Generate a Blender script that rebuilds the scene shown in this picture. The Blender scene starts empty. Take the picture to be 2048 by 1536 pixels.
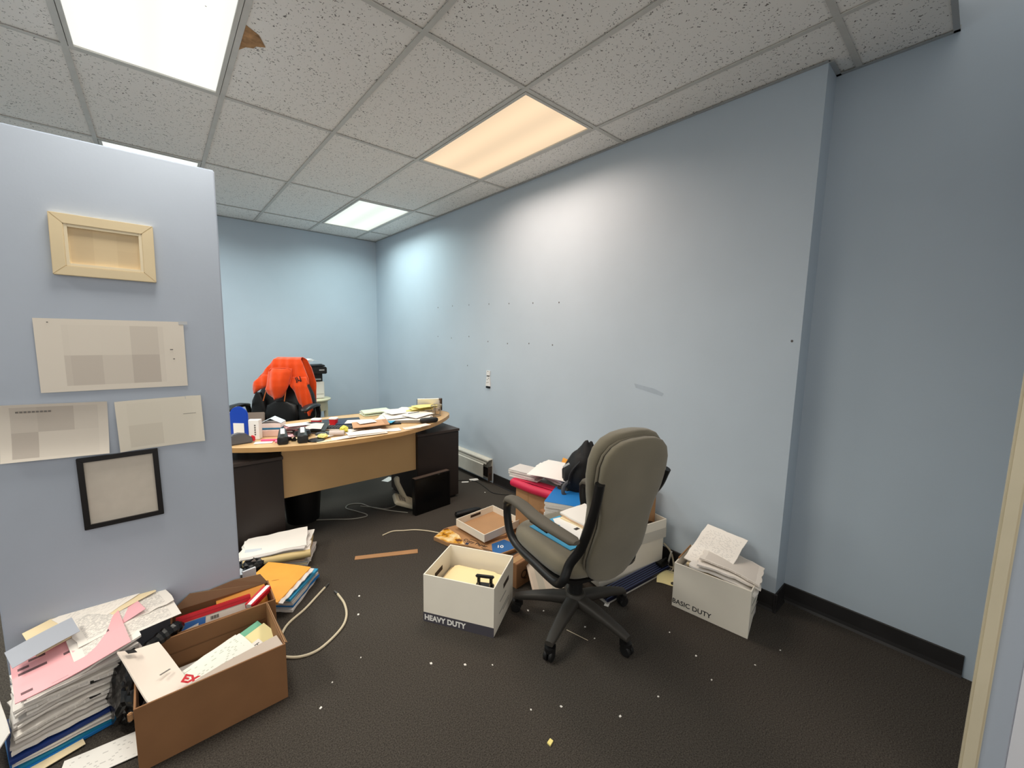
import bpy, bmesh, math, random
from mathutils import Matrix, Vector, noise

PI = math.pi
scene = bpy.context.scene
COL = scene.collection

# ------------------------------------------------------------------ camera
cam_data = bpy.data.cameras.new('camera')
cam_data.sensor_width = 36.0
cam_data.lens = 14.304
cam_data.clip_start = 0.02
cam = bpy.data.objects.new('camera', cam_data)
COL.objects.link(cam)
_r = Vector((0.75618, -0.65411, 0.01833)); _u = Vector((0.06334, 0.10104, 0.99286)); _f = Vector((0.65130, 0.74962, -0.11783))
cam.matrix_world = Matrix(((_r.x, _u.x, -_f.x, 0.0), (_r.y, _u.y, -_f.y, 0.0), (_r.z, _u.z, -_f.z, 1.5), (0, 0, 0, 1)))
scene.camera = cam

# ------------------------------------------------------------------ world, view
world = bpy.data.worlds.new('world'); scene.world = world
world.use_nodes = True
world.node_tree.nodes['Background'].inputs[0].default_value = (1.0, 0.94, 0.86, 1)
world.node_tree.nodes['Background'].inputs[1].default_value = 0.92
scene.view_settings.view_transform = 'Standard'
scene.view_settings.look = 'None'
scene.view_settings.exposure = 0.14
scene.view_settings.gamma = 1.0
scene.view_settings.use_curve_mapping = False

# light level of the recessed troffers, the two left ones unseen and added for fill: (colour of the lamp, watts, colour and strength of the lit diffuser)
TROFFER = {
    'near': ((1.0, 0.95, 0.84), 29, (1.0, 1.0, 0.93), 1.02),
    'behind': ((0.90, 1.0, 0.98), 20, (0.97, 1.0, 0.96), 1.02),
    'fill_left_near': ((1.0, 0.94, 0.82), 48, (1.0, 1.0, 0.93), 1.02),
    'fill_left_far': ((0.96, 1.0, 0.94), 38, (1.0, 1.0, 0.93), 1.02),
    'warm': ((1.0, 0.81, 0.68), 19, (1.0, 0.735, 0.47), 0.92),
    'far': ((0.82, 1.0, 0.97), 20, (0.92, 1.0, 0.92), 0.96),
}

# ------------------------------------------------------------------ helpers
def sh(n):
    return bpy.data.materials.new(n)

def lin(c):
    return tuple(((x / 255) / 12.92 if x / 255 <= .04045 else ((x / 255 + .055) / 1.055) ** 2.4) for x in c)

MATS = {}
def M(name, rgb, rough=0.6, metal=0.0, bump=0.0, bscale=200.0, vary=0.0, vscale=6.0, spec=0.4, sheen=0.0):
    """Principled material, sRGB 0-255 colour, with noise in colour (vary) and relief (bump)."""
    m = sh(name); m.use_nodes = True; nt = m.node_tree; b = nt.nodes['Principled BSDF']
    c = lin(rgb)
    b.inputs['Base Color'].default_value = (*c, 1); b.inputs['Roughness'].default_value = rough
    b.inputs['Metallic'].default_value = metal; b.inputs['Specular IOR Level'].default_value = spec
    if sheen: b.inputs['Sheen Weight'].default_value = sheen
    tc = nt.nodes.new('ShaderNodeTexCoord')
    if vary:
        n = nt.nodes.new('ShaderNodeTexNoise'); n.inputs['Scale'].default_value = vscale; n.inputs['Detail'].default_value = 5
        nt.links.new(tc.outputs['Object'], n.inputs['Vector'])
        r = nt.nodes.new('ShaderNodeValToRGB')
        r.color_ramp.elements[0].position = .3; r.color_ramp.elements[1].position = .7
        r.color_ramp.elements[0].color = (*[x * (1 - vary) for x in c], 1); r.color_ramp.elements[1].color = (*[min(1, x * (1 + vary)) for x in c], 1)
        nt.links.new(n.outputs['Fac'], r.inputs['Fac']); nt.links.new(r.outputs['Color'], b.inputs['Base Color'])
    if bump:
        n = nt.nodes.new('ShaderNodeTexNoise'); n.inputs['Scale'].default_value = bscale; n.inputs['Detail'].default_value = 3
        nt.links.new(tc.outputs['Object'], n.inputs['Vector'])
        bp = nt.nodes.new('ShaderNodeBump'); bp.inputs['Strength'].default_value = bump; bp.inputs['Distance'].default_value = .002
        nt.links.new(n.outputs['Fac'], bp.inputs['Height']); nt.links.new(bp.outputs['Normal'], b.inputs['Normal'])
    MATS[name] = m
    return m

def math_node(nt, op, a, b=None, c=None):
    n = nt.nodes.new('ShaderNodeMath'); n.operation = op
    for i, v in enumerate((a, b, c)):
        if v is None: continue
        if hasattr(v, 'links') or hasattr(v, 'is_output'): nt.links.new(v, n.inputs[i])
        else: n.inputs[i].default_value = v
    return n.outputs[0]

def M_print(name, rgb, ink=(70, 70, 78), rows=34, dens=.52, strength=.6, rough=.7, margin=.09, cols=26):
    """Paper with rows of printed words: flat print in UV space."""
    m = M(name, rgb, rough); nt = m.node_tree; b = nt.nodes['Principled BSDF']
    uv = nt.nodes.new('ShaderNodeUVMap')
    sx = nt.nodes.new('ShaderNodeSeparateXYZ'); nt.links.new(uv.outputs[0], sx.inputs[0])
    u, v = sx.outputs[0], sx.outputs[1]
    vr = math_node(nt, 'MULTIPLY', v, rows)
    row = math_node(nt, 'FLOOR', vr); fr = math_node(nt, 'FRACT', vr)
    band = math_node(nt, 'LESS_THAN', fr, .5)
    cx = nt.nodes.new('ShaderNodeCombineXYZ')
    nt.links.new(math_node(nt, 'FLOOR', math_node(nt, 'MULTIPLY', u, cols)), cx.inputs[0]); nt.links.new(row, cx.inputs[1])
    wn = nt.nodes.new('ShaderNodeTexWhiteNoise'); wn.noise_dimensions = '2D'; nt.links.new(cx.outputs[0], wn.inputs['Vector'])
    word = math_node(nt, 'LESS_THAN', wn.outputs['Value'], dens)
    a = math_node(nt, 'MULTIPLY', band, word)
    for s in (u, v):
        a = math_node(nt, 'MULTIPLY', a, math_node(nt, 'GREATER_THAN', s, margin))
        a = math_node(nt, 'MULTIPLY', a, math_node(nt, 'LESS_THAN', s, 1 - margin))
    a = math_node(nt, 'MULTIPLY', a, strength)
    mx = nt.nodes.new('ShaderNodeMix'); mx.data_type = 'RGBA'
    mx.inputs[6].default_value = (*lin(rgb), 1); mx.inputs[7].default_value = (*lin(ink), 1)
    nt.links.new(a, mx.inputs[0]); nt.links.new(mx.outputs[2], b.inputs['Base Color'])
    return m

def M_blocks(name, rgb, rgb2, nu=4, nv=2, margin=.16, strength=.9, seed=0.0):
    """Paper with a soft printed picture of large pale blocks."""
    m = M(name, rgb, .7); nt = m.node_tree; b = nt.nodes['Principled BSDF']
    uv = nt.nodes.new('ShaderNodeUVMap')
    sx = nt.nodes.new('ShaderNodeSeparateXYZ'); nt.links.new(uv.outputs[0], sx.inputs[0])
    u, v = sx.outputs[0], sx.outputs[1]
    cx = nt.nodes.new('ShaderNodeCombineXYZ')
    nt.links.new(math_node(nt, 'FLOOR', math_node(nt, 'MULTIPLY', u, nu)), cx.inputs[0])
    nt.links.new(math_node(nt, 'FLOOR', math_node(nt, 'MULTIPLY', v, nv)), cx.inputs[1]); cx.inputs[2].default_value = seed
    wn = nt.nodes.new('ShaderNodeTexWhiteNoise'); wn.noise_dimensions = '3D'; nt.links.new(cx.outputs[0], wn.inputs['Vector'])
    a = math_node(nt, 'MULTIPLY', wn.outputs['Value'], strength)
    for s, mg in ((u, margin), (v, margin * .5)):
        a = math_node(nt, 'MULTIPLY', a, math_node(nt, 'GREATER_THAN', s, mg))
        a = math_node(nt, 'MULTIPLY', a, math_node(nt, 'LESS_THAN', s, 1 - mg))
    mx = nt.nodes.new('ShaderNodeMix'); mx.data_type = 'RGBA'
    mx.inputs[6].default_value = (*lin(rgb), 1); mx.inputs[7].default_value = (*lin(rgb2), 1)
    nt.links.new(a, mx.inputs[0]); nt.links.new(mx.outputs[2], b.inputs['Base Color'])
    return m

def M_emit(name, rgb, strength, body=(235, 235, 230)):
    m = M(name, body, .5); b = m.node_tree.nodes['Principled BSDF']
    b.inputs['Base Color'].default_value = (0.05, 0.05, 0.05, 1)
    nt = m.node_tree; tc = nt.nodes.new('ShaderNodeTexCoord'); sx = nt.nodes.new('ShaderNodeSeparateXYZ'); nt.links.new(tc.outputs['Object'], sx.inputs[0])
    tubes = math_node(nt, 'COSINE', math_node(nt, 'MULTIPLY', math_node(nt, 'SUBTRACT', math_node(nt, 'ABSOLUTE', sx.outputs[0]), .14), 22))   # two tubes behind the lens
    nt.links.new(math_node(nt, 'MULTIPLY', math_node(nt, 'MULTIPLY_ADD', tubes, .07, .95), strength), b.inputs['Emission Strength'])
    b.inputs['Emission Color'].default_value = (*rgb, 1)
    return m

class MB:
    """Collects geometry for one mesh."""
    def __init__(s): s.v = []; s.f = []; s.uv = {}
    def add(s, verts, faces, mat=None):
        o = len(s.v)
        s.v += [tuple(mat @ Vector(p)) if mat is not None else tuple(p) for p in verts]
        s.f += [tuple(i + o for i in f) for f in faces]
        return o
    def box(s, c, d, mat=None):
        x, y, z = c; a, b, h = d[0] / 2, d[1] / 2, d[2] / 2
        vs = [(x - a, y - b, z - h), (x + a, y - b, z - h), (x + a, y + b, z - h), (x - a, y + b, z - h),
              (x - a, y - b, z + h), (x + a, y - b, z + h), (x + a, y + b, z + h), (x - a, y + b, z + h)]
        s.add(vs, [(0, 3, 2, 1), (4, 5, 6, 7), (0, 1, 5, 4), (1, 2, 6, 5), (2, 3, 7, 6), (3, 0, 4, 7)], mat); return s
    def prism(s, poly, z0, z1, mat=None):
        n = len(poly)
        vs = [(x, y, z0) for x, y in poly] + [(x, y, z1) for x, y in poly]
        fs = [tuple(range(n - 1, -1, -1)), tuple(range(n, 2 * n))] + [(i, (i + 1) % n, n + (i + 1) % n, n + i) for i in range(n)]
        s.add(vs, fs, mat); return s
    def loft(s, rings, mat=None, cap=True):
        n = len(rings[0]); vs = [p for r in rings for p in r]; fs = []
        for k in range(len(rings) - 1):
            for i in range(n):
                j = (i + 1) % n
                fs.append((k * n + i, k * n + j, (k + 1) * n + j, (k + 1) * n + i))
        if cap:
            fs.append(tuple(range(n - 1, -1, -1))); o = (len(rings) - 1) * n; fs.append(tuple(range(o, o + n)))
        s.add(vs, fs, mat); return s
    def tube(s, pts, r, n=8, mat=None, flat=1.0, closed=False):
        pts = [Vector(p) for p in pts]; rings = []; up = None
        m = len(pts)
        for i, p in enumerate(pts):
            if closed: t = (pts[(i + 1) % m] - pts[i - 1])
            else: t = (pts[min(i + 1, m - 1)] - pts[max(i - 1, 0)])
            t.normalize()
            if up is None:
                up = Vector((0, 0, 1)) if abs(t.z) < .9 else Vector((1, 0, 0))
            a = (up - t * up.dot(t)).normalized(); up = a; b = t.cross(a)
            rr = r[i] if isinstance(r, (list, tuple)) else r
            rings.append([tuple(p + a * (math.cos(2 * PI * k / n) * rr * flat) + b * (math.sin(2 * PI * k / n) * rr)) for k in range(n)])
        if closed: rings.append(rings[0]); s.loft(rings, mat, cap=False)
        else: s.loft(rings, mat)
        return s
    def cyl(s, c, r, h, n=24, mat=None, r2=None):
        r2 = r if r2 is None else r2
        rings = [[(c[0] + math.cos(2 * PI * k / n) * q, c[1] + math.sin(2 * PI * k / n) * q, z) for k in range(n)] for q, z in ((r, c[2]), (r2, c[2] + h))]
        s.loft(rings, mat); return s
    def lathe(s, prof, n=24, mat=None):
        rings = [[(math.cos(2 * PI * k / n) * r, math.sin(2 * PI * k / n) * r, z) for k in range(n)] for r, z in prof]
        s.loft(rings, mat); return s
    def sheet(s, w, d, nx=8, ny=8, zf=None, t=.0006, mat=None, jag=0.0, seed=0):
        """A slab or sheet of paper, centred, its top following zf(x, y); UV on the top."""
        rnd = random.Random(seed); zf = zf or (lambda x, y: 0.0)
        top = []; bot = []
        for j in range(ny + 1):
            for i in range(nx + 1):
                x = (i / nx - .5) * w; y = (j / ny - .5) * d
                if jag:
                    if i in (0, nx): x += rnd.uniform(-jag, jag)
                    if j in (0, ny): y += rnd.uniform(-jag, jag)
                z = zf(x, y); top.append((x, y, z + t)); bot.append((x, y, z))
        k = len(top); o = len(s.v); st = nx + 1; fs = []
        for j in range(ny):
            for i in range(nx):
                a = j * st + i
                s.uv[len(s.f) + len(fs)] = [(i / nx, j / ny), ((i + 1) / nx, j / ny), ((i + 1) / nx, (j + 1) / ny), (i / nx, (j + 1) / ny)]
                fs.append((a, a + 1, a + st + 1, a + st)); 
        for j in range(ny):
            for i in range(nx):
                a = j * st + i; fs.append((k + a + st, k + a + st + 1, k + a + 1, k + a))
        for i in range(nx):
            fs.append((k + i, k + i + 1, i + 1, i)); a = ny * st + i; fs.append((a, a + 1, k + a + 1, k + a))
        for j in range(ny):
            a = j * st; fs.append((a, a + st, k + a + st, k + a)); a = j * st + nx; fs.append((k + a, k + a + st, a + st, a))
        s.add(top + bot, fs, mat); return s
    def quad_uv(s, pts):
        s.uv[len(s.f)] = [(0, 0), (1, 0), (1, 1), (0, 1)]; s.add(pts, [(0, 1, 2, 3)]); return s
    def mesh(s, name, mat, bev=0.0, seg=2, smooth=False, ang=35):
        me = bpy.data.meshes.new(name); me.from_pydata(s.v, [], s.f)
        if s.uv:
            l = me.uv_layers.new(name='UVMap')
            for fi, uvs in s.uv.items():
                for q, li in enumerate(me.polygons[fi].loop_indices): l.data[li].uv = uvs[q]
        if bev:
            bm = bmesh.new(); bm.from_mesh(me)
            es = [e for e in bm.edges if len(e.link_faces) == 2 and e.calc_face_angle(0) > math.radians(30)]
            bmesh.ops.bevel(bm, geom=es, offset=bev, segments=seg, affect='EDGES', clamp_overlap=True)
            bm.to_mesh(me); bm.free()
        me.validate()
        if mat: me.materials.append(mat)
        if smooth or bev:
            for p in me.polygons: p.use_smooth = True
            try: me.set_sharp_from_angle(angle=math.radians(ang))
            except Exception: pass
        return me

def thing(name, label, cat, loc=(0, 0, 0), rz=0.0, group=None, mat4=None):
    o = bpy.data.objects.new(name, None); COL.objects.link(o); o.empty_display_size = .05
    if mat4 is not None: o.matrix_world = mat4
    else: o.location = loc; o.rotation_euler = (0, 0, rz)
    o['label'] = label; o['category'] = cat
    if group: o['group'] = group
    return o

def part(name, mb, mat, parent=None, bev=0.0, seg=2, smooth=False, label=None, at=None, ang=35):
    me = mb if isinstance(mb, bpy.types.Mesh) else mb.mesh(name, mat, bev, seg, smooth, ang)
    o = bpy.data.objects.new(name, me); COL.objects.link(o)
    if parent is not None: o.parent = parent
    if at is not None: o.matrix_basis = at
    if label: o['label'] = label
    return o

def solo(name, mb, mat, label, cat, loc=(0, 0, 0), rz=0.0, group=None, mat4=None, **k):
    o = part(name, mb, mat, **k)
    if mat4 is not None: o.matrix_world = mat4
    else: o.location = loc; o.rotation_euler = (0, 0, rz)
    o['label'] = label; o['category'] = cat
    if group: o['group'] = group
    return o

def struct(name, mb, mat, **k):
    o = part(name, mb, mat, **k); o['kind'] = 'structure'; return o

def TM(loc, rx=0, ry=0, rz=0):
    return Matrix.Translation(loc) @ Matrix.Rotation(rz, 4, 'Z') @ Matrix.Rotation(ry, 4, 'Y') @ Matrix.Rotation(rx, 4, 'X')

def frame_from(o, ex, ey):
    """4x4 with origin o, local x along ex, local y near ey."""
    ex = Vector(ex).normalized(); ez = ex.cross(Vector(ey)).normalized(); ey = ez.cross(ex)
    return Matrix(((ex.x, ey.x, ez.x, o[0]), (ex.y, ey.y, ez.y, o[1]), (ex.z, ey.z, ez.z, o[2]), (0, 0, 0, 1)))

def lettering(text, size, mat, parent, at, bold=0.0, name='lettering', width=None):
    cu = bpy.data.curves.new('t', 'FONT'); cu.body = text; cu.size = size; cu.extrude = .0002; cu.offset = bold; cu.resolution_u = 3
    o = bpy.data.objects.new('t', cu); COL.objects.link(o)
    dg = bpy.context.evaluated_depsgraph_get()
    me = bpy.data.meshes.new_from_object(o.evaluated_get(dg)); bpy.data.objects.remove(o); bpy.data.curves.remove(cu)
    me.name = name; me.materials.clear(); me.materials.append(mat)
    if width:
        xs = [v.co.x for v in me.vertices]; k = width / (max(xs) - min(xs))
        for v in me.vertices: v.co.x *= k
    return part(name, me, mat, parent, at=at)

def dup(root, loc, rz=0.0, label=None):
    r = root.copy(); COL.objects.link(r); r.location = loc; r.rotation_euler = (0, 0, rz)
    if label: r['label'] = label
    for ch in list(root.children):
        c = ch.copy(); COL.objects.link(c); c.parent = r
        for g in list(ch.children):
            d = g.copy(); COL.objects.link(d); d.parent = c
    return r

def selli(w, h, n=2.6, k=24, cx=0, cy=0):
    """Super-ellipse ring points (2D)."""
    out = []
    for i in range(k):
        a = 2 * PI * i / k; c, s_ = math.cos(a), math.sin(a)
        out.append((cx + w * math.copysign(abs(c) ** (2 / n), c), cy + h * math.copysign(abs(s_) ** (2 / n), s_)))
    return out

def smooth_path(pts, n=6):
    """Catmull-Rom through the points."""
    P = [Vector(p) for p in pts]; P = [P[0] * 2 - P[1]] + P + [P[-1] * 2 - P[-2]]; out = []
    for i in range(1, len(P) - 2):
        for k in range(n):
            t = k / n; a, b, c, d = P[i - 1], P[i], P[i + 1], P[i + 2]
            out.append(.5 * ((2 * b) + (c - a) * t + (2 * a - 5 * b + 4 * c - d) * t * t + (3 * b - a - 3 * c + d) * t ** 3))
    out.append(P[-2]); return out

def inside(p, poly):
    c = False; n = len(poly)
    for i in range(n):
        (x1, y1), (x2, y2) = poly[i], poly[i - 1]
        if (y1 > p[1]) != (y2 > p[1]) and p[0] < (x2 - x1) * (p[1] - y1) / (y2 - y1) + x1: c = not c
    return c

# ------------------------------------------------------------------ materials
wall_m = M('wall_paint', (186, 198, 209), .55, bump=.12, bscale=90, vary=.025, vscale=2.0, spec=.3)
back_m = wall_m
part_m = M('partition_paint', (182, 192, 207), .5, bump=.10, bscale=70, vary=.03, vscale=3, spec=.35)
base_m = M('vinyl_base', (38, 36, 36), .5, vary=.15, vscale=9)
white_metal = M('white_metal', (205, 203, 196), .45, vary=.04)
tbar_m = M('tbar_metal', (204, 202, 196), .5, vary=.05, vscale=14)
black_p = M('black_plastic', (18, 18, 19), .42, bump=.05)
black_soft = M('black_rubber', (13, 13, 14), .6)
dark_wood = M('espresso_laminate', (44, 36, 33), .45, vary=.12, vscale=5, bump=.05)
dark_top = M('espresso_top', (58, 49, 45), .4, vary=.1)
white_card = M('white_card', (240, 234, 220), .65, vary=.02)
white_in = M('white_card_inner', (234, 227, 210), .7, vary=.02)
kraft = M('kraft_card', (172, 130, 90), .75, vary=.06, vscale=12, bump=.05, bscale=60)
kraft_d = M('brown_card', (140, 100, 66), .75, vary=.06, vscale=10, bump=.05, bscale=60)
kraft_in = M('kraft_inner', (176, 136, 98), .8, vary=.05, vscale=8)
paper_w = M('paper_white', (236, 232, 226), .75, vary=.02)
paper_g = M('paper_grey', (205, 200, 196), .75, vary=.05)
paper_c = M('paper_cream', (232, 214, 176), .75, vary=.03)
manila = M('manila', (242, 220, 170), .65, vary=.02)
print_w = M_print('printed_white', (234, 230, 225))
print_d = M_print('printed_dense', (232, 227, 220), rows=60, dens=.6, cols=52, strength=.5)
print_l = M_print('printed_light', (240, 234, 226), rows=44, cols=34, dens=.30, strength=.28)
pink_m = M_print('printed_pink', (240, 176, 182), ink=(50, 40, 46), rows=9, dens=.2, cols=7, strength=.85, margin=.05)
pink_p = M('paper_pink', (236, 178, 186), .75)
blue_m = M('folder_blue', (32, 118, 190), .5, vary=.03)
navy_m = M('folder_navy', (24, 52, 118), .5)
teal_m = M('folder_teal', (26, 130, 168), .5)
cyan_m = M('folder_cyan', (58, 152, 196), .5)
orange_m = M('envelope_orange', (240, 166, 68), .65, vary=.04, vscale=14)
red_m = M('red_print', (196, 24, 40), .5)
magenta_m = M('folder_magenta', (198, 34, 72), .5)
yellow_m = M('paper_yellow', (238, 222, 138), .7)
green_m = M('folder_green', (120, 190, 160), .6)
cream_m = M('folder_cream', (238, 226, 170), .65)
cable_m = M('cable_cream', (206, 194, 168), .5)
cable_g = M('cable_grey', (150, 146, 136), .5)
steel_m = M('steel', (120, 118, 114), .35, metal=.9)
ink_m = M('ink_black', (28, 27, 28), .6)
ink_g = M('ink_grey', (120, 116, 112), .7)
label_w = M('label_white', (238, 237, 234), .6)
fabric_g = M('grey_fabric', (116, 110, 94), .9, bump=.5, bscale=700, vary=.10, vscale=5, spec=.15, sheen=.3)
leather_m = M('black_leather', (22, 22, 23), .38, bump=.2, bscale=90)
bag_m = M('black_film', (12, 12, 13), .22, bump=.3, bscale=30)
maple = M('maple_laminate', (206, 172, 126), .4, vary=.05, vscale=3)
maple_p = M('maple_panel', (196, 160, 112), .45, vary=.04, vscale=3)
# ------------------------------------------------------------------ setting
# carpet: dark loop pile, worn towards brown
carpet = M('carpet', (60, 55, 50), .95, spec=.1)
nt = carpet.node_tree; b = nt.nodes['Principled BSDF']
tc = nt.nodes.new('ShaderNodeTexCoord')
n1 = nt.nodes.new('ShaderNodeTexNoise'); n1.inputs['Scale'].default_value = 210; n1.inputs['Detail'].default_value = 4
n2 = nt.nodes.new('ShaderNodeTexNoise'); n2.inputs['Scale'].default_value = 1.6; n2.inputs['Detail'].default_value = 3
for n in (n1, n2): nt.links.new(tc.outputs['Object'], n.inputs['Vector'])
r1 = nt.nodes.new('ShaderNodeValToRGB'); r1.color_ramp.elements[0].position = .32; r1.color_ramp.elements[1].position = .72
r1.color_ramp.elements[0].color = (*lin((49, 46, 43)), 1); r1.color_ramp.elements[1].color = (*lin((90, 85, 79)), 1)
nt.links.new(n1.outputs['Fac'], r1.inputs['Fac'])
mx = nt.nodes.new('ShaderNodeMix'); mx.data_type = 'RGBA'; mx.blend_type = 'MULTIPLY'; mx.inputs[0].default_value = .45
r2 = nt.nodes.new('ShaderNodeValToRGB'); r2.color_ramp.elements[0].color = (.55, .52, .5, 1); r2.color_ramp.elements[1].color = (1, .97, .93, 1)
nt.links.new(n2.outputs['Fac'], r2.inputs['Fac']); nt.links.new(r1.outputs['Color'], mx.inputs[6]); nt.links.new(r2.outputs['Color'], mx.inputs[7])
nt.links.new(mx.outputs[2], b.inputs['Base Color'])
bp = nt.nodes.new('ShaderNodeBump'); bp.inputs['Strength'].default_value = .35; bp.inputs['Distance'].default_value = .002
nt.links.new(n1.outputs['Fac'], bp.inputs['Height']); nt.links.new(bp.outputs['Normal'], b.inputs['Normal'])
struct('floor', MB().box((-.1, 1.7, -.05), (6.0, 8.8, .1)), carpet)

CZ = 2.82
X0, Y0, SX, SY = -0.2455, 1.7577, 0.61, 1.2272
WX, RX, YC, YB = 2.50, 2.66, 0.62, 5.98
wr = struct('wall_right', MB().prism([(WX, 6.12), (WX, YC), (RX, YC), (RX, -.26), (2.9, -.26), (2.9, 6.12)], 0, 3.5), wall_m)
wb = struct('wall_back', MB().box((-.25, YB + .07, 1.5), (5.5, .14, 3.0)), back_m)
struct('wall_left', MB().box((-3.06, 2.2, 1.5), (.12, 7.6, 3.0)), wall_m)
struct('wall_front', MB().box((2.303, -.21, 1.75), (.714, .16, 3.5)), wall_m)
wp = struct('wall_partition', MB().box((-.1375, 2.36, 1.1), (.745, .12, 2.2)), part_m, bev=.004)

# vinyl cove base
def base_run(name, pts, h, t=.006):
    mb = MB()
    for (x1, y1), (x2, y2) in zip(pts, pts[1:]):
        d = Vector((x2 - x1, y2 - y1, 0)); L = d.length; a = math.atan2(d.y, d.x)
        prof = [(0, 0), (t * 2.6, 0), (t * 1.4, .012), (t, .03), (t, h - .004), (t * .5, h), (0, h)]
        m = Matrix.Translation((x1, y1, 0)) @ Matrix.Rotation(a, 4, 'Z')
        mb.loft([[(q, p[0], p[1]) for p in prof] for q in (-.004, L + .004)], m)
    o = struct(name, mb, base_m); return o
base_run('baseboard_right', [(WX, YC - .01), (WX, 3.13)], .105)
base_run('baseboard_recess', [(RX, -.08), (RX, YC), (WX - .012, YC)], .105)
base_run('baseboard_back', [(WX, YB), (-3, YB)], .14)

# screw holes left in the wall in two rows, a scuff and chips
hole_m = M('drywall_hole', (96, 92, 92), .9)
for y, z in ((2.31, 1.777), (2.618, 1.787), (2.941, 1.798), (3.247, 1.807), (3.591, 1.813), (3.91, 1.816), (4.221, 1.812),
             (2.369, 1.429), (2.657, 1.434), (2.953, 1.426), (3.256, 1.438), (3.588, 1.483), (3.93, 1.462), (4.223, 1.475), (3.612, 1.173), (.658, 1.499)):
    ring = [(WX - .0008, y + math.cos(k * PI / 4) * .006, z + math.sin(k * PI / 4) * .007) for k in range(8)]
    ring2 = [(WX - .0016, y + math.cos(k * PI / 4) * .003, z + math.sin(k * PI / 4) * .004) for k in range(8)]
    part('screw_hole', MB().loft([ring, ring2]), hole_m, wr)
scuff_m = M('scuffed_paint', (170, 182, 194), .7, vary=.03, vscale=40)
part('scuff', MB().prism([(1.36, 1.12), (1.56, 1.155), (1.575, 1.185), (1.42, 1.165), (1.35, 1.14)], 0, .0006,
     Matrix(((0, 0, -1, WX), (1, 0, 0, 0), (0, 1, 0, 0), (0, 0, 0, 1)))), scuff_m, wr)

# ---- suspended ceiling: slab above, tiles, tee bars, wall angle
ceil = struct('ceiling', MB().box((-.17, 3.11, 2.93), (5.66, 5.76, .06)), M('plenum', (110, 108, 104), .9))
tile_m = M('mineral_tile', (245, 242, 237), .95, spec=.1)
nt = tile_m.node_tree; b = nt.nodes['Principled BSDF']
tc = nt.nodes.new('ShaderNodeTexCoord')
mp = nt.nodes.new('ShaderNodeMapping'); mp.inputs['Scale'].default_value = (1, 1, 0)
nt.links.new(tc.outputs['Object'], mp.inputs['Vector'])
nd = nt.nodes.new('ShaderNodeTexNoise'); nd.inputs['Scale'].default_value = 55; nd.inputs['Detail'].default_value = 2
nt.links.new(mp.outputs[0], nd.inputs['Vector'])
mxv = nt.nodes.new('ShaderNodeMix'); mxv.data_type = 'RGBA'; mxv.inputs[0].default_value = .035
nt.links.new(mp.outputs[0], mxv.inputs[6]); nt.links.new(nd.outputs['Color'], mxv.inputs[7])
vo = nt.nodes.new('ShaderNodeTexVoronoi'); vo.inputs['Scale'].default_value = 105; vo.inputs['Randomness'].default_value = 1
nt.links.new(mxv.outputs[2], vo.inputs['Vector'])
sep = nt.nodes.new('ShaderNodeSeparateColor'); nt.links.new(vo.outputs['Color'], sep.inputs[0])
fl = math_node(nt, 'LESS_THAN', vo.outputs['Distance'], math_node(nt, 'MULTIPLY', sep.outputs[0], .42))
fl = math_node(nt, 'MULTIPLY', fl, math_node(nt, 'GREATER_THAN', sep.outputs[1], .42))
r = nt.nodes.new('ShaderNodeMix'); r.data_type = 'RGBA'
r.inputs[6].default_value = (*lin((245, 242, 237)), 1); r.inputs[7].default_value = (*lin((80, 74, 70)), 1)
nt.links.new(math_node(nt, 'MULTIPLY', fl, .85), r.inputs[0]); nt.links.new(r.outputs[2], b.inputs['Base Color'])
bp = nt.nodes.new('ShaderNodeBump'); bp.inputs['Strength'].default_value = .5; bp.inputs['Distance'].default_value = .002; bp.invert = True
nt.links.new(fl, bp.inputs['Height']); nt.links.new(bp.outputs['Normal'], b.inputs['Normal'])

xs = [-2.98] + [X0 + SX * i for i in range(-4, 5)] + [WX]
ys = [.20] + [Y0 + SY * j for j in range(-1, 4)] + [YB]
LIGHTS = {(-3, 0): 'fill_left_near', (-3, 2): 'fill_left_far', (0, 0): 'near', (0, 2): 'behind', (3, 0): 'warm', (3, 2): 'far'}  # both left troffers are out of view, added to brighten the right and recess walls
rnd = random.Random(4)
TILES = {}
for ci in range(len(xs) - 1):
    for cj in range(len(ys) - 1):
        i, j = ci - 5, cj - 2
        if (i, j) in LIGHTS: continue
        x1, x2, y1, y2 = xs[ci], xs[ci + 1], ys[cj], ys[cj + 1]
        if i == 4 and j < -1: x2 = RX
        zz = CZ + .006 + rnd.uniform(0, .002)
        mb = MB()
        if i == 4 and j == -1:
            mb.prism([(x1 + .004, y1 + .004), (RX - .004, y1 + .004), (RX - .004, YC - .004), (WX - .004, YC - .004), (WX - .004, y2 - .004), (x1 + .004, y2 - .004)], zz, zz + .016)
        else:
            mb.box(((x1 + x2) / 2, (y1 + y2) / 2, zz + .008), (x2 - x1 - .008, y2 - y1 - .008, .016))
        TILES[(i, j)] = part('ceiling_tile', mb, tile_m, ceil)
stain_m = M('water_stain', (172, 132, 92), .9, vary=.45, vscale=26)
part('water_stain', MB().prism([(.377, 2.25), (.433, 2.285), (.470, 2.354), (.436, 2.376), (.428, 2.40), (.400, 2.415), (.377, 2.46)], CZ + .0045, CZ + .0062), stain_m, TILES[(1, 0)])
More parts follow.
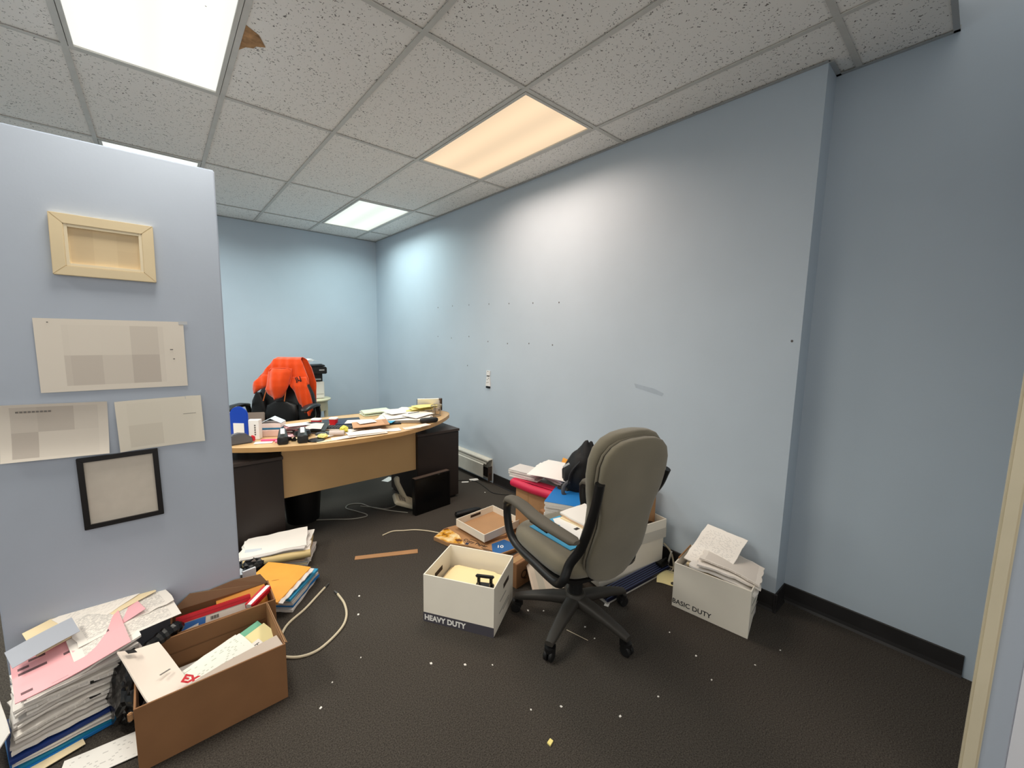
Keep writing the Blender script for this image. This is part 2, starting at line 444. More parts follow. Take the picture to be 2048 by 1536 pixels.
# tee bars
for x in xs[1:-1]:
    part('grid_bar', MB().box((x, (.20 + YB) / 2, CZ + .002), (.024, YB - .20, .003)), tbar_m, ceil)
for y in ys[1:-1]:
    for ci in range(len(xs) - 1):
        x1, x2 = xs[ci], xs[ci + 1]
        if ci == len(xs) - 2 and y < YC: x2 = RX
        part('cross_tee', MB().box(((x1 + x2) / 2, y, CZ + .0025), (x2 - x1 - .024, .024, .003)), tbar_m, ceil)
ang_m = M('wall_angle_metal', (172, 174, 174), .5)
for (x1, y1, x2, y2) in ((WX, YC, WX, YB), (WX, YC, RX, YC), (RX, .20, RX, YC), (-2.98, YB, WX, YB), (-3, .20, RX, .20)):
    v = abs(y2 - y1) > abs(x2 - x1); s_ = .02
    cx, cy = (x1 + x2) / 2, (y1 + y2) / 2
    if v: part('wall_angle', MB().box((cx - s_ / 2, cy, CZ), (s_, abs(y2 - y1), .002)).box((cx - .001, cy, CZ + .012), (.002, abs(y2 - y1), .024)), ang_m, ceil)
    else: part('wall_angle', MB().box((cx, cy - s_ / 2 if y1 > .3 else cy + s_ / 2, CZ), (abs(x2 - x1), s_, .002)), ang_m, ceil)

# ---- recessed fluorescent troffers
NICE = {'fill_left_near': 'unseen white ceiling light added for fill beyond the partition end, nearer the doorway', 'fill_left_far': 'unseen white ceiling light added for fill deep in the room behind the partition',
        'near': 'cool white ceiling light nearest the camera, dead insects in its diffuser', 'behind': 'white ceiling light half hidden behind the top of the partition',
        'warm': 'peach coloured warm ceiling light over the grey office chair', 'far': 'small looking greenish white ceiling light near the far back corner'}
for (i, j), k in LIGHTS.items():
    x1, y1 = X0 + SX * i, Y0 + SY * j
    cx, cy = x1 + SX / 2, y1 + SY / 2
    lc, lw, dc, ds = TROFFER[k]
    t = thing('ceiling_light', NICE[k], 'light', (cx, cy, CZ), group='recessed ceiling lights')
    w, d = SX - .03, SY - .03
    mb = MB(); fr = .018
    for sx in (-1, 1): mb.box((sx * (w / 2 - fr / 2), 0, .004), (fr, d, .012))
    for sy in (-1, 1): mb.box((0, sy * (d / 2 - fr / 2), .004), (w - 2 * fr, fr, .012))
    part('frame', mb, white_metal, t)
    part('diffuser', MB().box((0, 0, .008), (w - 2 * fr, d - 2 * fr, .004)), M_emit('lit_diffuser_' + k, dc, ds), t)
    part('housing', MB().box((0, 0, .05), (w, d, .07)), white_metal, t)
    if k == 'near':
        fly = M('insects', (120, 118, 100), .8); mbf = MB(); rr = random.Random(9)
        for q in range(26):
            px = .19 + rr.gauss(0, .035); py = -.26 + rr.gauss(0, .04); mbf.box((px, py, .0055), (rr.uniform(.002, .006), rr.uniform(.002, .005), .001))
        o = part('insects', mbf, fly, t); o['kind'] = 'stuff'
    ld = bpy.data.lights.new('troffer_lamp', 'AREA'); ld.shape = 'RECTANGLE'; ld.size = w - .06; ld.size_y = d - .06
    ld.color = lc; ld.energy = lw; ld.spread = math.radians(158)   # prismatic lens: little light near the horizontal
    lo = bpy.data.objects.new('troffer_lamp', ld); COL.objects.link(lo); lo.parent = t; lo.location = (0, 0, -.004)

# ---- edge of the doorway beside the camera
cream_p = M('jamb_cream_lit', (214, 204, 178), .5, vary=.03)  # warm light on the jamb edge is put into this cream
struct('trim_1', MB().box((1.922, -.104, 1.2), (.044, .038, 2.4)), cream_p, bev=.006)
struct('trim_2', MB().box((1.927, -.148, 1.2), (.034, .05, 2.4)), M('jamb_grey_shaded', (176, 186, 200), .5))  # the grey is the casing's shadow side, shade put into the colour
struct('door_1', MB().box((1.93, -.4835, 1.15), (.035, .62, 2.3)), M('door_white', (226, 228, 236), .45), bev=.003)
# ------------------------------------------------------------------ desk
desk = thing('executive_desk', 'bow-fronted maple desk with two dark pedestals, covered in clutter', 'desk', (1.1, 3.3, 0))
def desk_poly(g=0.0):
    half = [(0, -.450), (.28, -.432), (.538, -.345), (.70, -.255), (.82, -.165), (.90, -.090), (.955, -.03), (.99, .04), (1.0, .10), (.985, .18), (.94, .26), (.85, .34), (.68, .42), (.4, .47), (0, .49)]
    pts = [tuple(p) for p in smooth_path([(x, y, 0) for x, y in half], 4)]
    pts = [(x * (1 - g), y * (1 - g)) for x, y, _ in pts]
    return pts + [(-x, y) for x, y in pts[-2:0:-1]]
DP = [(x, y) for x, y in desk_poly()]
part('desktop', MB().prism(DP, .718, .746), maple, desk)
part('edge_band', MB().loft([[(x * k, y * k, z) for x, y in DP] for z, k in ((.7165, .998), (.7165, 1.0015), (.7475, 1.0015), (.7475, .998))], cap=False), M('maple_edge', (188, 146, 94), .4, vary=.08, vscale=8), desk)
part('modesty_panel', MB().box((.009, -.180, .5075), (1.02, .022, .345)), maple_p, desk, bev=.002)
for s in (-1, 1):
    x1, x2 = (-.87, -.504) if s < 0 else (.521, .938)
    pd = part('pedestal', MB().box(((x1 + x2) / 2, .05, .322), (x2 - x1, .54, .60)), dark_wood, desk, bev=.003)
    part('pedestal_top', MB().box(((x1 + x2) / 2, .048, .637), (x2 - x1 + .008, .552, .022)), dark_top, pd, bev=.002)
    part('plinth', MB().box(((x1 + x2) / 2, .06, .011), (x2 - x1 - .03, .50, .022)), black_soft, pd)
    for yy in (.05, .24): part('standoff', MB().cyl(((x1 + x2) / 2, yy, .648), .025, .070, 16), steel_m, pd)
# black bin under the desk
bn = thing('waste_bin', 'black plastic waste bin under the desk beside the left pedestal', 'bin', (.80, 3.46, 0))
mb = MB(); k = 32
pr = [(.118, 0), (.15, .40), (.156, .40), (.156, .41), (.144, .41), (.114, .012)]
mb.loft([[(math.cos(2 * PI * i / k) * r, math.sin(2 * PI * i / k) * r, z) for i in range(k)] for r, z in pr])
part('bucket', mb, black_p, bn, smooth=True)

# ------------------------------------------------------------------ things on the desk (top at .748)
DT = .748
def on(x, y, z=DT): return (x, y, z)
t = thing('tape_dispenser', 'grey rounded tape dispenser with a red end at the partition edge', 'dispenser', on(.385, 3.20), .1)
pf = [(-.075, 0), (.055, 0), (.06, .02), (.05, .04), (.02, .066), (-.02, .074), (-.06, .066), (-.075, .04)]
YZ = Matrix(((1, 0, 0, 0), (0, 0, -1, .025), (0, 1, 0, 0), (0, 0, 0, 1)))
part('body', MB().prism(pf, 0, .05, YZ), M('dispenser_grey', (92, 92, 96), .5), t, bev=.006)
part('cutter', MB().box((.065, 0, .024), (.018, .044, .034)), red_m, t, bev=.004)
# blue arched holder with a white card
t = thing('leaflet_holder', 'blue arched leaflet holder with a white card in it', 'holder', on(.395, 3.33), -.72)
arch = [(-.062, 0), (.062, 0), (.062, .17)] + [(.062 * math.cos(a), .17 + .062 * math.sin(a)) for a in [PI * q / 14 for q in range(1, 14)]] + [(-.062, .17)]
hole = [(-.036, .008), (.036, .008), (.036, .118), (-.036, .118)]
UP = Matrix(((1, 0, 0, 0), (0, 0, -1, 0), (0, 1, 0, 0), (0, 0, 0, 1)))
part('arch', MB().prism(arch, 0, .012, UP), M('holder_blue', (18, 66, 176), .4), t, bev=.002)
part('card', MB().box((0, -.0145, .062), (.074, .003, .108)), label_w, t)
part('foot', MB().box((0, .04, .004), (.124, .07, .008)), M('holder_blue2', (16, 54, 150), .4), t)
t = thing('white_carton', 'upright white carton with upright dark lettering beside the blue holder', 'box', on(.475, 3.29), -.55)
part('body', MB().box((0, 0, .068), (.075, .05, .136)), label_w, t, bev=.0015)
for q in range(5): part('lettering', MB().box((.012, -.0255, .035 + q * .016), (.010, .0006, .011)), ink_g, t)
solo('grey_binder', MB().box((0, 0, .0), (.16, .02, .15)), M('binder_greybrown', (120, 108, 98), .7), 'grey brown folder leaning behind the white carton', 'folder',
     mat4=TM((.49, 3.49, DT + .078), rx=-.25, rz=-.4), bev=.004)
# stacked cartons
t = thing('pink_carton', 'pale pink flat carton under the teal striped one', 'box', on(.60, 3.34), -.45)
part('body', MB().box((0, 0, .022), (.16, .12, .044)), M('carton_pink', (222, 190, 178), .6), t, bev=.002)
t = thing('striped_carton', 'small white carton with a teal stripe, topmost of its stack', 'box', on(.605, 3.36, DT + .045), -.5)
part('body', MB().box((0, 0, .022), (.13, .11, .044)), M('carton_white', (226, 210, 204), .6), t, bev=.002)
part('stripe', MB().box((0, -.0005, .008), (.1312, .111, .012)), M('stripe_teal', (30, 110, 150), .5), t)
solo('folded_leaflet', MB().prism([(-.07, 0), (0, .035), (.07, 0), (.07, .002), (0, .037), (-.07, .002)], -.05, .05, UP), M('leaflet_blue_white', (206, 222, 234), .5),
     'pale blue folded leaflet tented over the striped carton', 'leaflet', mat4=TM((.60, 3.36, DT + .0905), rz=-.5))
t = thing('envelope_bundle', 'sheaf of pinkish envelopes fanned beside the stacked cartons', 'envelopes', on(.72, 3.32), -.3)
for q in range(6):
    part('envelope', MB().sheet(.19, .11, 4, 3, lambda x, y, q=q: .004 * math.sin(6 * x + q), .0016), pink_p if q % 2 == 0 else paper_w, t, at=TM((.008 * q, .004 * q, .006 + .011 * q), ry=.05, rz=.1 * q))
solo('pink_marker', MB().tube([(-.06, 0, .008), (.06, 0, .008)], .0078, 10), M('marker_pink', (240, 84, 130), .5), 'bright pink marker pen lying in front of the white carton', 'pen', mat4=TM(on(.545, 3.15), rz=-.5))
solo('pink_note_pad', MB().box((0, 0, .004), (.075, .05, .008)), M('note_pink', (242, 142, 170), .7), 'pink sticky note pad behind the left black tape holder', 'notes', mat4=TM(on(.60, 3.10), rz=-.3))
solo('white_slip', MB().sheet(.11, .06, 3, 2, None, .0008), paper_w, 'white paper slip in front of the white carton', 'paper', mat4=TM(on(.50, 3.14), rz=-.35))
# two black tape holders seen end on
for q, (x, y, lab) in enumerate(((.600, 3.055, 'black desk tape holder nearer the partition, white strip on top'), (.715, 3.02, 'black desk tape holder with white strip, right of its twin'))):
    t = thing('tape_holder', lab, 'dispenser', on(x, y), -.2 - .03 * q, 'black tape holders on the desk')
    rings = []
    for yy, w, h in ((-.055, .030, .045), (-.05, .034, .052), (.0, .030, .060), (.05, .024, .085), (.075, .018, .088)):
        rings.append([(px, yy, pz + h / 2) for px, pz in selli(w, h / 2, 5, 20)])
    part('body', MB().loft(rings), black_p, t, smooth=True)
    part('tape', MB().loft([[(-.013, .0, .061), (.013, .0, .061), (.013, .0, .063), (-.013, .0, .063)], [(-.012, .052, .087), (.012, .052, .087), (.012, .052, .089), (-.012, .052, .089)]]), label_w, t)
for x, y, rz, lab in ((.652, 3.11, .3, 'small black binder clip between the two tape holders'), (.672, 3.075, -.5, 'small black binder clip touching the right tape holder')):
    t = thing('binder_clip', lab, 'clip', on(x, y), rz, 'binder clips on the desk')
    part('body', MB().prism([(-.014, 0), (.014, 0), (.003, .022), (-.003, .022)], -.018, .018, UP), black_p, t)
    part('wire_handle', MB().tube([(-.010, 0, .021), (-.012, .0, .038), (.012, .0, .038), (.010, 0, .021)], .0012, 6), steel_m, t)
# black sunglasses case / folder, open black folder
t = thing('black_folder', 'open black folder propped up in the middle of the desk', 'folder', on(.83, 3.27), -.5)
part('cover', MB().sheet(.24, .15, 6, 4, lambda x, y: .045 + .24 * x * (.6 if x < 0 else -.35) + .03 * math.sin(7 * y), .004), black_p, t)
part('page', MB().sheet(.12, .10, 6, 4, lambda x, y: .050 + .24 * x * (.6 if x < 0 else -.35) + .03 * math.sin(7 * y), .0015), paper_g, t, at=TM((.03, -.015, 0)))
solo('crumpled_bag', MB().lathe([(.0, 0), (.05, .0), (.062, .02), (.05, .045), (.02, .05), (0.001, .052)], 12), bag_m, 'crumpled black bag between folder and tape holders', 'bag', mat4=TM(on(.75, 3.17), rz=.4), smooth=True)
for x, y, w, lab in ((.925, 3.46, .075, 'red plastic tub with white lid, nearer the orange hoodie'), (1.045, 3.42, .062, 'red plastic tub with white lid, right of the other red tub')):
    t = thing('red_tub', lab, 'tub', on(x, y), -.7, 'red tubs on the desk')
    part('body', MB().loft([[(px, py, z) for px, py in selli(w / 2 * k_, .028 * k_, 4, 24)] for z, k_ in ((0, .86), (.045, 1), (.05, 1.02))]), red_m, t, smooth=True)
    part('lid', MB().loft([[(px, py, z) for px, py in selli(w / 2 * k_, .028 * k_, 4, 24)] for z, k_ in ((.0505, 1.05), (.058, 1.05), (.061, .95))]), label_w, t, smooth=True)
# keyboard with keys
t = thing('keyboard', 'black computer keyboard with a pale front edge', 'keyboard', on(1.0, 3.27), -.62)
part('case', MB().box((0, 0, .008), (.36, .12, .016)), black_p, t, bev=.004)
part('front_edge', MB().box((0, -.0625, .008), (.34, .006, .012)), paper_g, t)
mb = MB()
for r_ in range(5):
    for c in range(15): mb.box((-.157 + c * .0224, -.043 + r_ * .0205, .019), (.018, .016, .005))
o = part('keys', mb, M('keycap', (58, 58, 60), .5), t); o['kind'] = 'stuff'
solo('white_paper_strip', MB().sheet(.24, .05, 6, 2, None, .0015), paper_w, 'long white paper strip behind the keyboard', 'paper', mat4=TM((1.13, 3.41, DT + .003), rz=-.62))
solo('dark_desk_pad', MB().sheet(.30, .18, 4, 4, None, .003), M('desk_pad', (52, 62, 74), .6), 'dark blue grey desk pad behind the red tubs', 'desk pad', mat4=TM(on(1.15, 3.55), rz=-.25))
t = thing('calculator', 'grey pocket calculator lying in front of the keyboard', 'calculator', on(.90, 3.135), -.62)
part('body', MB().box((0, 0, .007), (.13, .075, .014)), M('calc_grey', (86, 90, 94), .5), t, bev=.004)
part('display', MB().box((-.0, .022, .0145), (.10, .016, .002)), M('calc_screen', (140, 150, 140), .3), t)
part('button', MB().cyl((.01, -.015, .014), .006, .003, 10), black_p, t)
solo('black_disc', MB().lathe([(.0, 0), (.05, 0), (.056, .003), (.05, .007), (.001, .008)], 24), black_p, 'flat black oval disc in front of the right tape holder', 'disc', mat4=TM(on(.795, 2.99)), smooth=True)
def crumple(name, x, y, z, r, mat, lab, cat='paper', fl=.6, seed=0, grp=None, rz=0, sx=1.0):
    bm = bmesh.new(); bmesh.ops.create_icosphere(bm, subdivisions=3, radius=1)
    for v in bm.verts:
        n = noise.noise(v.co * 2.4 + Vector((seed * 3.1, seed, 0))) * .32 + noise.noise(v.co * 5.5 + Vector((seed, 7, seed))) * .18
        v.co = v.co * (1 + n)
    zmin = min(v.co.z for v in bm.verts)
    for v in bm.verts: v.co = Vector((v.co.x * r * sx, v.co.y * r, (v.co.z - zmin) * r * fl))
    me = bpy.data.meshes.new(name); bm.to_mesh(me); bm.free(); me.materials.append(mat)
    return solo(name, me, None, lab, cat, (x, y, z), rz, grp)
crumple('crumpled_note', .845, 3.02, DT, .032, yellow_m, 'pale yellow crumpled note beside the grey calculator', seed=1, fl=.5)
crumple('crumpled_wrapper', 1.02, 3.10, DT, .030, M('wrapper_yellow', (226, 220, 90), .4), 'bright yellow crumpled wrapper left of the brown envelope', seed=2, fl=.8)
solo('pen_roll', MB().tube([(-.05, 0, .02), (.05, 0, .02)], .02, 14), M('roll_grey', (196, 184, 178), .6), 'grey white paper roll between calculator and yellow wrapper', 'roll', mat4=TM(on(.95, 3.04), rz=-.5), smooth=True)
solo('pale_slip', MB().sheet(.13, .05, 4, 2, None, .001), paper_c, 'cream paper slip at the bow edge beside the black disc', 'paper', mat4=TM(on(.845, 2.935), rz=-.02))
solo('pink_receipt', MB().sheet(.16, .08, 4, 2, lambda x, y: .004 * (1 + math.sin(20 * x)), .001), M_print('receipt', (232, 214, 208), rows=12, dens=.4, strength=.4), 'pale pinkish receipt at the front edge of the desk', 'paper', mat4=TM(on(.965, 2.945), rz=-.15))
# fist of keys
t = thing('key_bunch', 'bunch of dark keys beside the white papers at the desk front', 'keys', on(1.045, 2.985), -.5)
part('key_ring', MB().tube([(math.cos(a) * .018, math.sin(a) * .018, .004) for a in [2 * PI * q / 14 for q in range(14)]], .002, 6, closed=True), steel_m, t)
for q in range(3): part('key', MB().box((.04, 0, .003 + q * .003), (.045, .012, .0025)).cyl((.022, 0, .0018 + q * .003), .011, .0025, 12), steel_m, t, at=TM((0, 0, 0), rz=-.6 + q * .5))
# paper pile with brown envelope on top
def slabs(name, x, y, z0, w, d, n, h, rz, lab, mats, group=None, jit=.012, seed=0, cat='papers', wav=.0, child='sheaf', tilt=None):
    """A loose stack: n sheaves, each its own part."""
    rr = random.Random(seed)
    root = thing(name, lab, cat, (x, y, z0), rz, group) if tilt is None else thing(name, lab, cat, group=group, mat4=TM((x, y, z0), tilt[0], tilt[1], rz))
    hz = h / n
    for q in range(n):
        f = (lambda px, py, q=q, ph=rr.uniform(0, 3): wav * (q / max(1, n)) * (math.sin(9 * px + ph * .2) + math.sin(8 * py)))
        part(child, MB().sheet(w, d, 6, 6, f, hz * .82, jag=jit * .3, seed=seed * 31 + q), mats[q % len(mats)], root, at=TM((rr.uniform(-jit, jit), rr.uniform(-jit, jit), hz * q + hz * .1), rz=rr.uniform(-.07, .07)))
    return root
slabs('letter_pile', 1.14, 2.965, DT, .26, .11, 4, .016, -.12, 'pile of white letters at the desk front under the brown envelope', [paper_w, print_l], seed=5)
t = thing('brown_envelope', 'flat brown kraft envelope lying across the middle of the desk', 'envelope', mat4=TM((1.245, 3.155, DT + .03), rx=-.03, ry=-.02, rz=-.30))
part('body', MB().sheet(.27, .24, 6, 6, lambda x, y: .004 * math.sin(8 * x), .006), M('envelope_kraft', (196, 150, 112), .7, vary=.04), t)
part('flap', MB().prism([(.10, -.118), (.134, -.10), (.134, .10), (.10, .118)], .008, .0095), M('envelope_flap', (176, 130, 94), .7), t)
solo('letter', MB().sheet(.13, .12, 5, 4, lambda x, y: .002 * math.sin(18 * x), .001), print_l, 'small white letter lying on the brown envelope', 'paper', mat4=TM((1.23, 3.19, DT + .043), rx=-.03, ry=-.02, rz=-.15))
solo('navy_notebook', MB().box((0, 0, .008), (.22, .16, .016)), M('notebook_navy', (44, 58, 84), .6), 'navy notebook sticking out behind the brown envelope', 'notebook', mat4=TM((1.17, 3.36, DT + .004), rz=-.55), bev=.003)
solo('white_card', MB().sheet(.2, .13, 4, 4, lambda x, y: .003 * math.sin(9 * x), .002), paper_w, 'white card lying on the navy notebook', 'paper', mat4=TM((1.215, 3.325, DT + .024), rz=-.5))
solo('blue_booklet', MB().sheet(.14, .10, 4, 4, lambda x, y: .006 * math.sin(14 * x), .004), M('booklet_blue', (70, 170, 210), .45), 'bright blue booklet poking out right of the brown envelope', 'booklet', mat4=TM((1.40, 3.22, DT + .012), rz=-.8))
solo('black_pad', MB().box((0, 0, .004), (.10, .05, .008)), black_p, 'small black pad under the edge of the white papers', 'pad', mat4=TM((1.46, 3.17, DT), rz=-.3), bev=.003)
# broad white papers to the right
slabs('white_paper_pile', 1.63, 3.335, DT + .004, .42, .36, 4, .026, -.62, 'broad pile of big white sheets on the right half of the desk', [paper_w, paper_w, print_l], seed=8, jit=.03, wav=.006)
for q, (x, y, rz, w, d, lab) in enumerate(((1.58, 3.30, -.25, .28, .20, 'white sheet fanned to the left over the big paper pile'), (1.70, 3.22, .35, .24, .18, 'white sheet slewed to the front over the big paper pile'), (1.73, 3.42, -.9, .26, .18, 'white sheet sticking out under the yellow sheets'), (1.62, 3.42, .1, .27, .20, 'white sheet at the back of the big paper pile'))):
    solo('loose_sheet', MB().sheet(w, d, 6, 5, lambda px, py, q=q: .006 * math.sin(9 * px + q) + .004 * math.sin(14 * py) + .008, .001), print_l if q % 2 else paper_w, lab, 'paper', group='loose sheets over the big paper pile', mat4=TM((x, y, DT + .032 + .004 * q), rz=rz))
for q, (x, y, rz, w, d, lab, mt) in enumerate(((.70, 3.14, .5, .10, .07, 'small cream note under the two tape holders', paper_c), (.66, 3.20, -.2, .12, .08, 'pink and white slip behind the two tape holders', pink_p), (1.10, 3.12, .3, .14, .09, 'white folded note left of the brown envelope', paper_w), (.88, 3.06, .4, .12, .08, 'white receipt beneath the crumpled yellow note', print_l), (1.33, 2.98, -.25, .16, .10, 'white flyer tucked right of the letter pile', print_l), (.78, 3.40, .2, .18, .12, 'white papers in front of the leather chair', paper_w))):
    solo('loose_note', MB().sheet(w, d, 5, 4, lambda px, py, q=q: .005 * math.sin(16 * px + q) + .005, .001), mt, lab, 'paper', mat4=TM((x, y, DT), rz=rz))
slabs('green_paper_pile', 1.50, 3.68, DT, .24, .15, 3, .035, -.1, 'pale green and white papers at the back edge of the desk', [M('paper_green', (206, 220, 196), .7), paper_g], seed=9, jit=.02, wav=.006)
solo('pencil', MB().tube([(-.06, 0, .004), (.06, 0, .004)], .0035, 6), M('pencil_grey', (70, 70, 74), .5), 'dark grey pencil lying on the big white sheets', 'pencil', mat4=TM((1.66, 3.22, DT + .060), rz=.2))
t = thing('yellow_papers', 'loose pale yellow sheets on top of the white papers', 'paper', (1.80, 3.38, DT + .050), -.25)
for q in range(3): part('sheet', MB().sheet(.24, .15, 5, 4, lambda x, y, q=q: .008 * math.sin(9 * x + q) + .008 + .012 * q, .001), yellow_m, t, at=TM((.03 * q, -.012 * q, .001), rz=.25 * q - .2))
t = thing('wire_tray', 'round topped wire stand beside the yellow papers', 'stand', on(1.915, 3.27), .2)
for zz, rr_ in ((.10, .055), (.004, .045)): part('wire_ring', MB().tube([(math.cos(a) * rr_, math.sin(a) * rr_ * .7, zz) for a in [2 * PI * q / 24 for q in range(24)]], .0045, 6, closed=True), M('wire_white', (150, 140, 124), .4), t)
for q in range(5):
    a = 2 * PI * q / 5; part('wire', MB().tube([(math.cos(a) * .045, math.sin(a) * .0315, .004), (math.cos(a) * .055, math.sin(a) * .0385, .10)], .0032, 6), MATS['wire_white'], t)
# leaning picture frames and spiral notebook at the desk end
t = thing('spiral_notebook', 'white spiral notebook leaning at the right end of the desk', 'notebook', mat4=TM((1.94, 3.47, DT + .01), rx=.38, rz=-.45))
part('pages', MB().box((0, 0, .07), (.20, .012, .14)), paper_w, t, bev=.001)
mb = MB()
for q in range(10): mb.tube([(-.103 + math.cos(a) * .006, math.sin(a) * .009, .008 + q * .0135) for a in [2 * PI * w / 8 for w in range(8)]], .0012, 5, closed=True)
part('spiral', mb, ink_m, t)
for q, lab in enumerate(('thin brown framed picture leaning behind the spiral notebook', 'outermost leaning framed board at the right desk end')):
    t = thing('picture_frame', lab, 'frame', mat4=TM((2.005 + .022 * q, 3.50 + .014 * q, DT + .006), rx=.26, rz=-.55), group='frames leaning on the desk end')
    mb = MB(); W_, H_ = .17, .125
    for s in (-1, 1): mb.box((s * (W_ / 2 - .006), 0, H_ / 2), (.012, .012, H_)); mb.box((0, 0, H_ / 2 + s * (H_ / 2 - .006)), (W_ - .024, .012, .012))
    part('moulding', mb, M('frame_brown' + str(q), (92, 74, 60) if q == 0 else (60, 54, 50), .5), t)
    part('backing', MB().box((0, .001, H_ / 2), (W_ - .024, .006, H_ - .024)), paper_g, t)
# glasses case
t = thing('glasses_case', 'black rounded glasses case near the right end of the desk', 'case', on(1.712, 3.045), -.22)
rings = [[(xx, py, pz + .022) for py, pz in selli(.026 * k_, .021 * k_, 3, 20)] for xx, k_ in ((-.078, .35), (-.074, .7), (-.062, .95), (-.03, 1), (.03, 1), (.062, .95), (.074, .7), (.078, .35))]
part('shell', MB().loft(rings), black_p, t, smooth=True)
part('hinge_line', MB().box((0, -.0262, .024), (.12, .001, .0016)), M('case_line', (70, 72, 76), .4), t)
for x, y, rz, lab, mt in ((1.50, 2.95, -.1, 'pink and white form at the desk front, left of the glasses case', M_print('form_pink', (240, 218, 210), ink=(230, 130, 120), rows=8, dens=.5, cols=6, strength=.6)), (1.60, 2.965, .15, 'small pinkish slip nearest the glasses case', M('slip_pink', (238, 214, 204), .7))):
    solo('paper_form', MB().sheet(.13, .075, 4, 3, lambda x, y: .002 * math.sin(20 * x) + .002, .001), mt, lab, 'paper', mat4=TM((x, y, DT + (.002 if x > 1.55 else 0)), rz=rz))

# ------------------------------------------------------------------ behind the desk
t = thing('leather_chair', 'black leather office chair behind the desk, draped with an orange hoodie', 'chair', (.90, 4.40, 0), math.atan2(-.6, .8))
# local x = to its left as one looks at the front (image right), local -y = where it faces
rings = []
for z, w, off, th in ((.56, .10, -.05, .03), (.60, .22, -.05, .05), (.68, .275, -.045, .06), (.78, .285, -.03, .06), (.90, .255, -.02, .05), (1.0, .205, -.005, .04), (1.10, .165, .005, .035), (1.18, .14, .015, .032), (1.22, .12, .02, .03), (1.235, .08, .022, .015)):
    rings.append([(px, py + off + .06, z) for px, py in selli(w, th, 3, 28)])
part('backrest', MB().loft(rings), leather_m, t, smooth=True)
for s in (-1, 1):
    rings = []
    for z, w in ((.58, .02), (.62, .06), (.72, .075), (.84, .06), (.92, .02)):
        rings.append([(px + s * .215, py - .055, z) for px, py in selli(w, .03, 2.4, 16)])
    part('side_bolster', MB().loft(rings), leather_m, t, smooth=True)
part('lumbar_cushion', MB().loft([[(px, py - .06, z) for px, py in selli(w, .035, 2.6, 20)] for z, w in ((.60, .05), (.64, .14), (.72, .16), (.80, .14), (.835, .06))]), leather_m, t, smooth=True)
part('seat', MB().loft([[(px, py - .28, z) for px, py in selli(.27 * k_, .26 * k_, 4, 32)] for z, k_ in ((.44, .85), (.46, .97), (.52, 1), (.55, .97), (.565, .85))]), leather_m, t, smooth=True)
for s in (-1, 1):
    ar = part('armrest', MB().loft([[(s * .325 + px, yy, pz + zz) for px, pz in selli(.042 * k_, .020 * k_, 2.6, 16)] for yy, k_, zz in ((-.37, .4, .795), (-.35, .8, .80), (-.27, 1.0, .815), (-.16, 1.0, .815), (-.06, .8, .80), (-.03, .4, .79))]), leather_m, t, smooth=True)
    part('arm_support', MB().tube(smooth_path([(s * .325, -.05, .79), (s * .32, -.02, .70), (s * .30, -.05, .60), (s * .26, -.18, .46), (s * .2, -.25, .44)], 5), .022, 10), black_p, t, smooth=True)
part('gas_column', MB().cyl((0, -.25, .11), .03, .33, 16), black_p, t)
for q in range(5):
    a = 2 * PI * q / 5 + .3; e = (math.cos(a) * .31, -.25 + math.sin(a) * .31)
    part('base_arm', MB().loft([[(0 - math.sin(a) * u_ * .03, -.25 + math.cos(a) * u_ * .03, z) for u_, z in ((-1, .09), (1, .09), (1, .13), (-1, .13))], [(e[0] - math.sin(a) * u_ * .02, e[1] + math.cos(a) * u_ * .02, z) for u_, z in ((-1, .06), (1, .06), (1, .085), (-1, .085))]]), black_p, t, bev=.004)
    part('caster', MB().cyl((-.012, 0, -.022), .028, .02, 16), black_soft, t, at=TM((e[0], e[1], .030), rx=PI / 2, rz=a))

# orange hoodie draped over the backrest (same frame as the chair)
hood_m = M('orange_fleece', (226, 76, 26), .95, bump=.25, bscale=260, vary=.10, vscale=9, spec=.1, sheen=.4)
ht = thing('hoodie', 'orange hooded sweatshirt hung upside down over the black leather chair', 'hoodie', (.90, 4.40, 0), math.atan2(-.6, .8))
def drape(rows, off, nx=14, bulge=.02, folds=6, seed=0, thick=.012):
    """rows: (z, left x, right x, y); a cloth panel with thickness."""
    rr = []
    R2 = [Vector((a, b_, c, d)) for a, b_, c, d in rows]
    for i in range(len(R2) - 1):
        for k_ in range(5): rr.append(R2[i].lerp(R2[i + 1], k_ / 5))
    rr.append(R2[-1]); mb = MB(); f = []; bk = []
    for r_ in rr:
        for i in range(nx + 1):
            s_ = i / nx; x = r_[1] + (r_[2] - r_[1]) * s_; z = r_[0]
            y = r_[3] - bulge * math.sin(PI * s_) + .010 * noise.noise(Vector((x * 14, z * 7, seed))) + .006 * math.sin(x * folds * 14 + z * 9 + seed)
            f.append((x, y + off, z + .004 * noise.noise(Vector((x * 20, seed, 1))))); bk.append((x, y + off + thick, z))
    n = len(f); st = nx + 1; m_ = len(rr); fs = []
    for j in range(m_ - 1):
        for i in range(nx):
            a = j * st + i; fs += [(a, a + st, a + st + 1, a + 1), (n + a, n + a + 1, n + a + st + 1, n + a + st)]
    for j in range(m_ - 1):
        a = j * st; fs += [(a, n + a, n + a + st, a + st)]; a += nx; fs += [(a, a + st, n + a + st, n + a)]
    for i in range(nx): fs += [(i, i + 1, n + i + 1, n + i)]; 
    a0 = (m_ - 1) * st
    for i in range(nx): fs += [(a0 + i, n + a0 + i, n + a0 + i + 1, a0 + i + 1)]
    mb.add(f + bk, fs); return mb
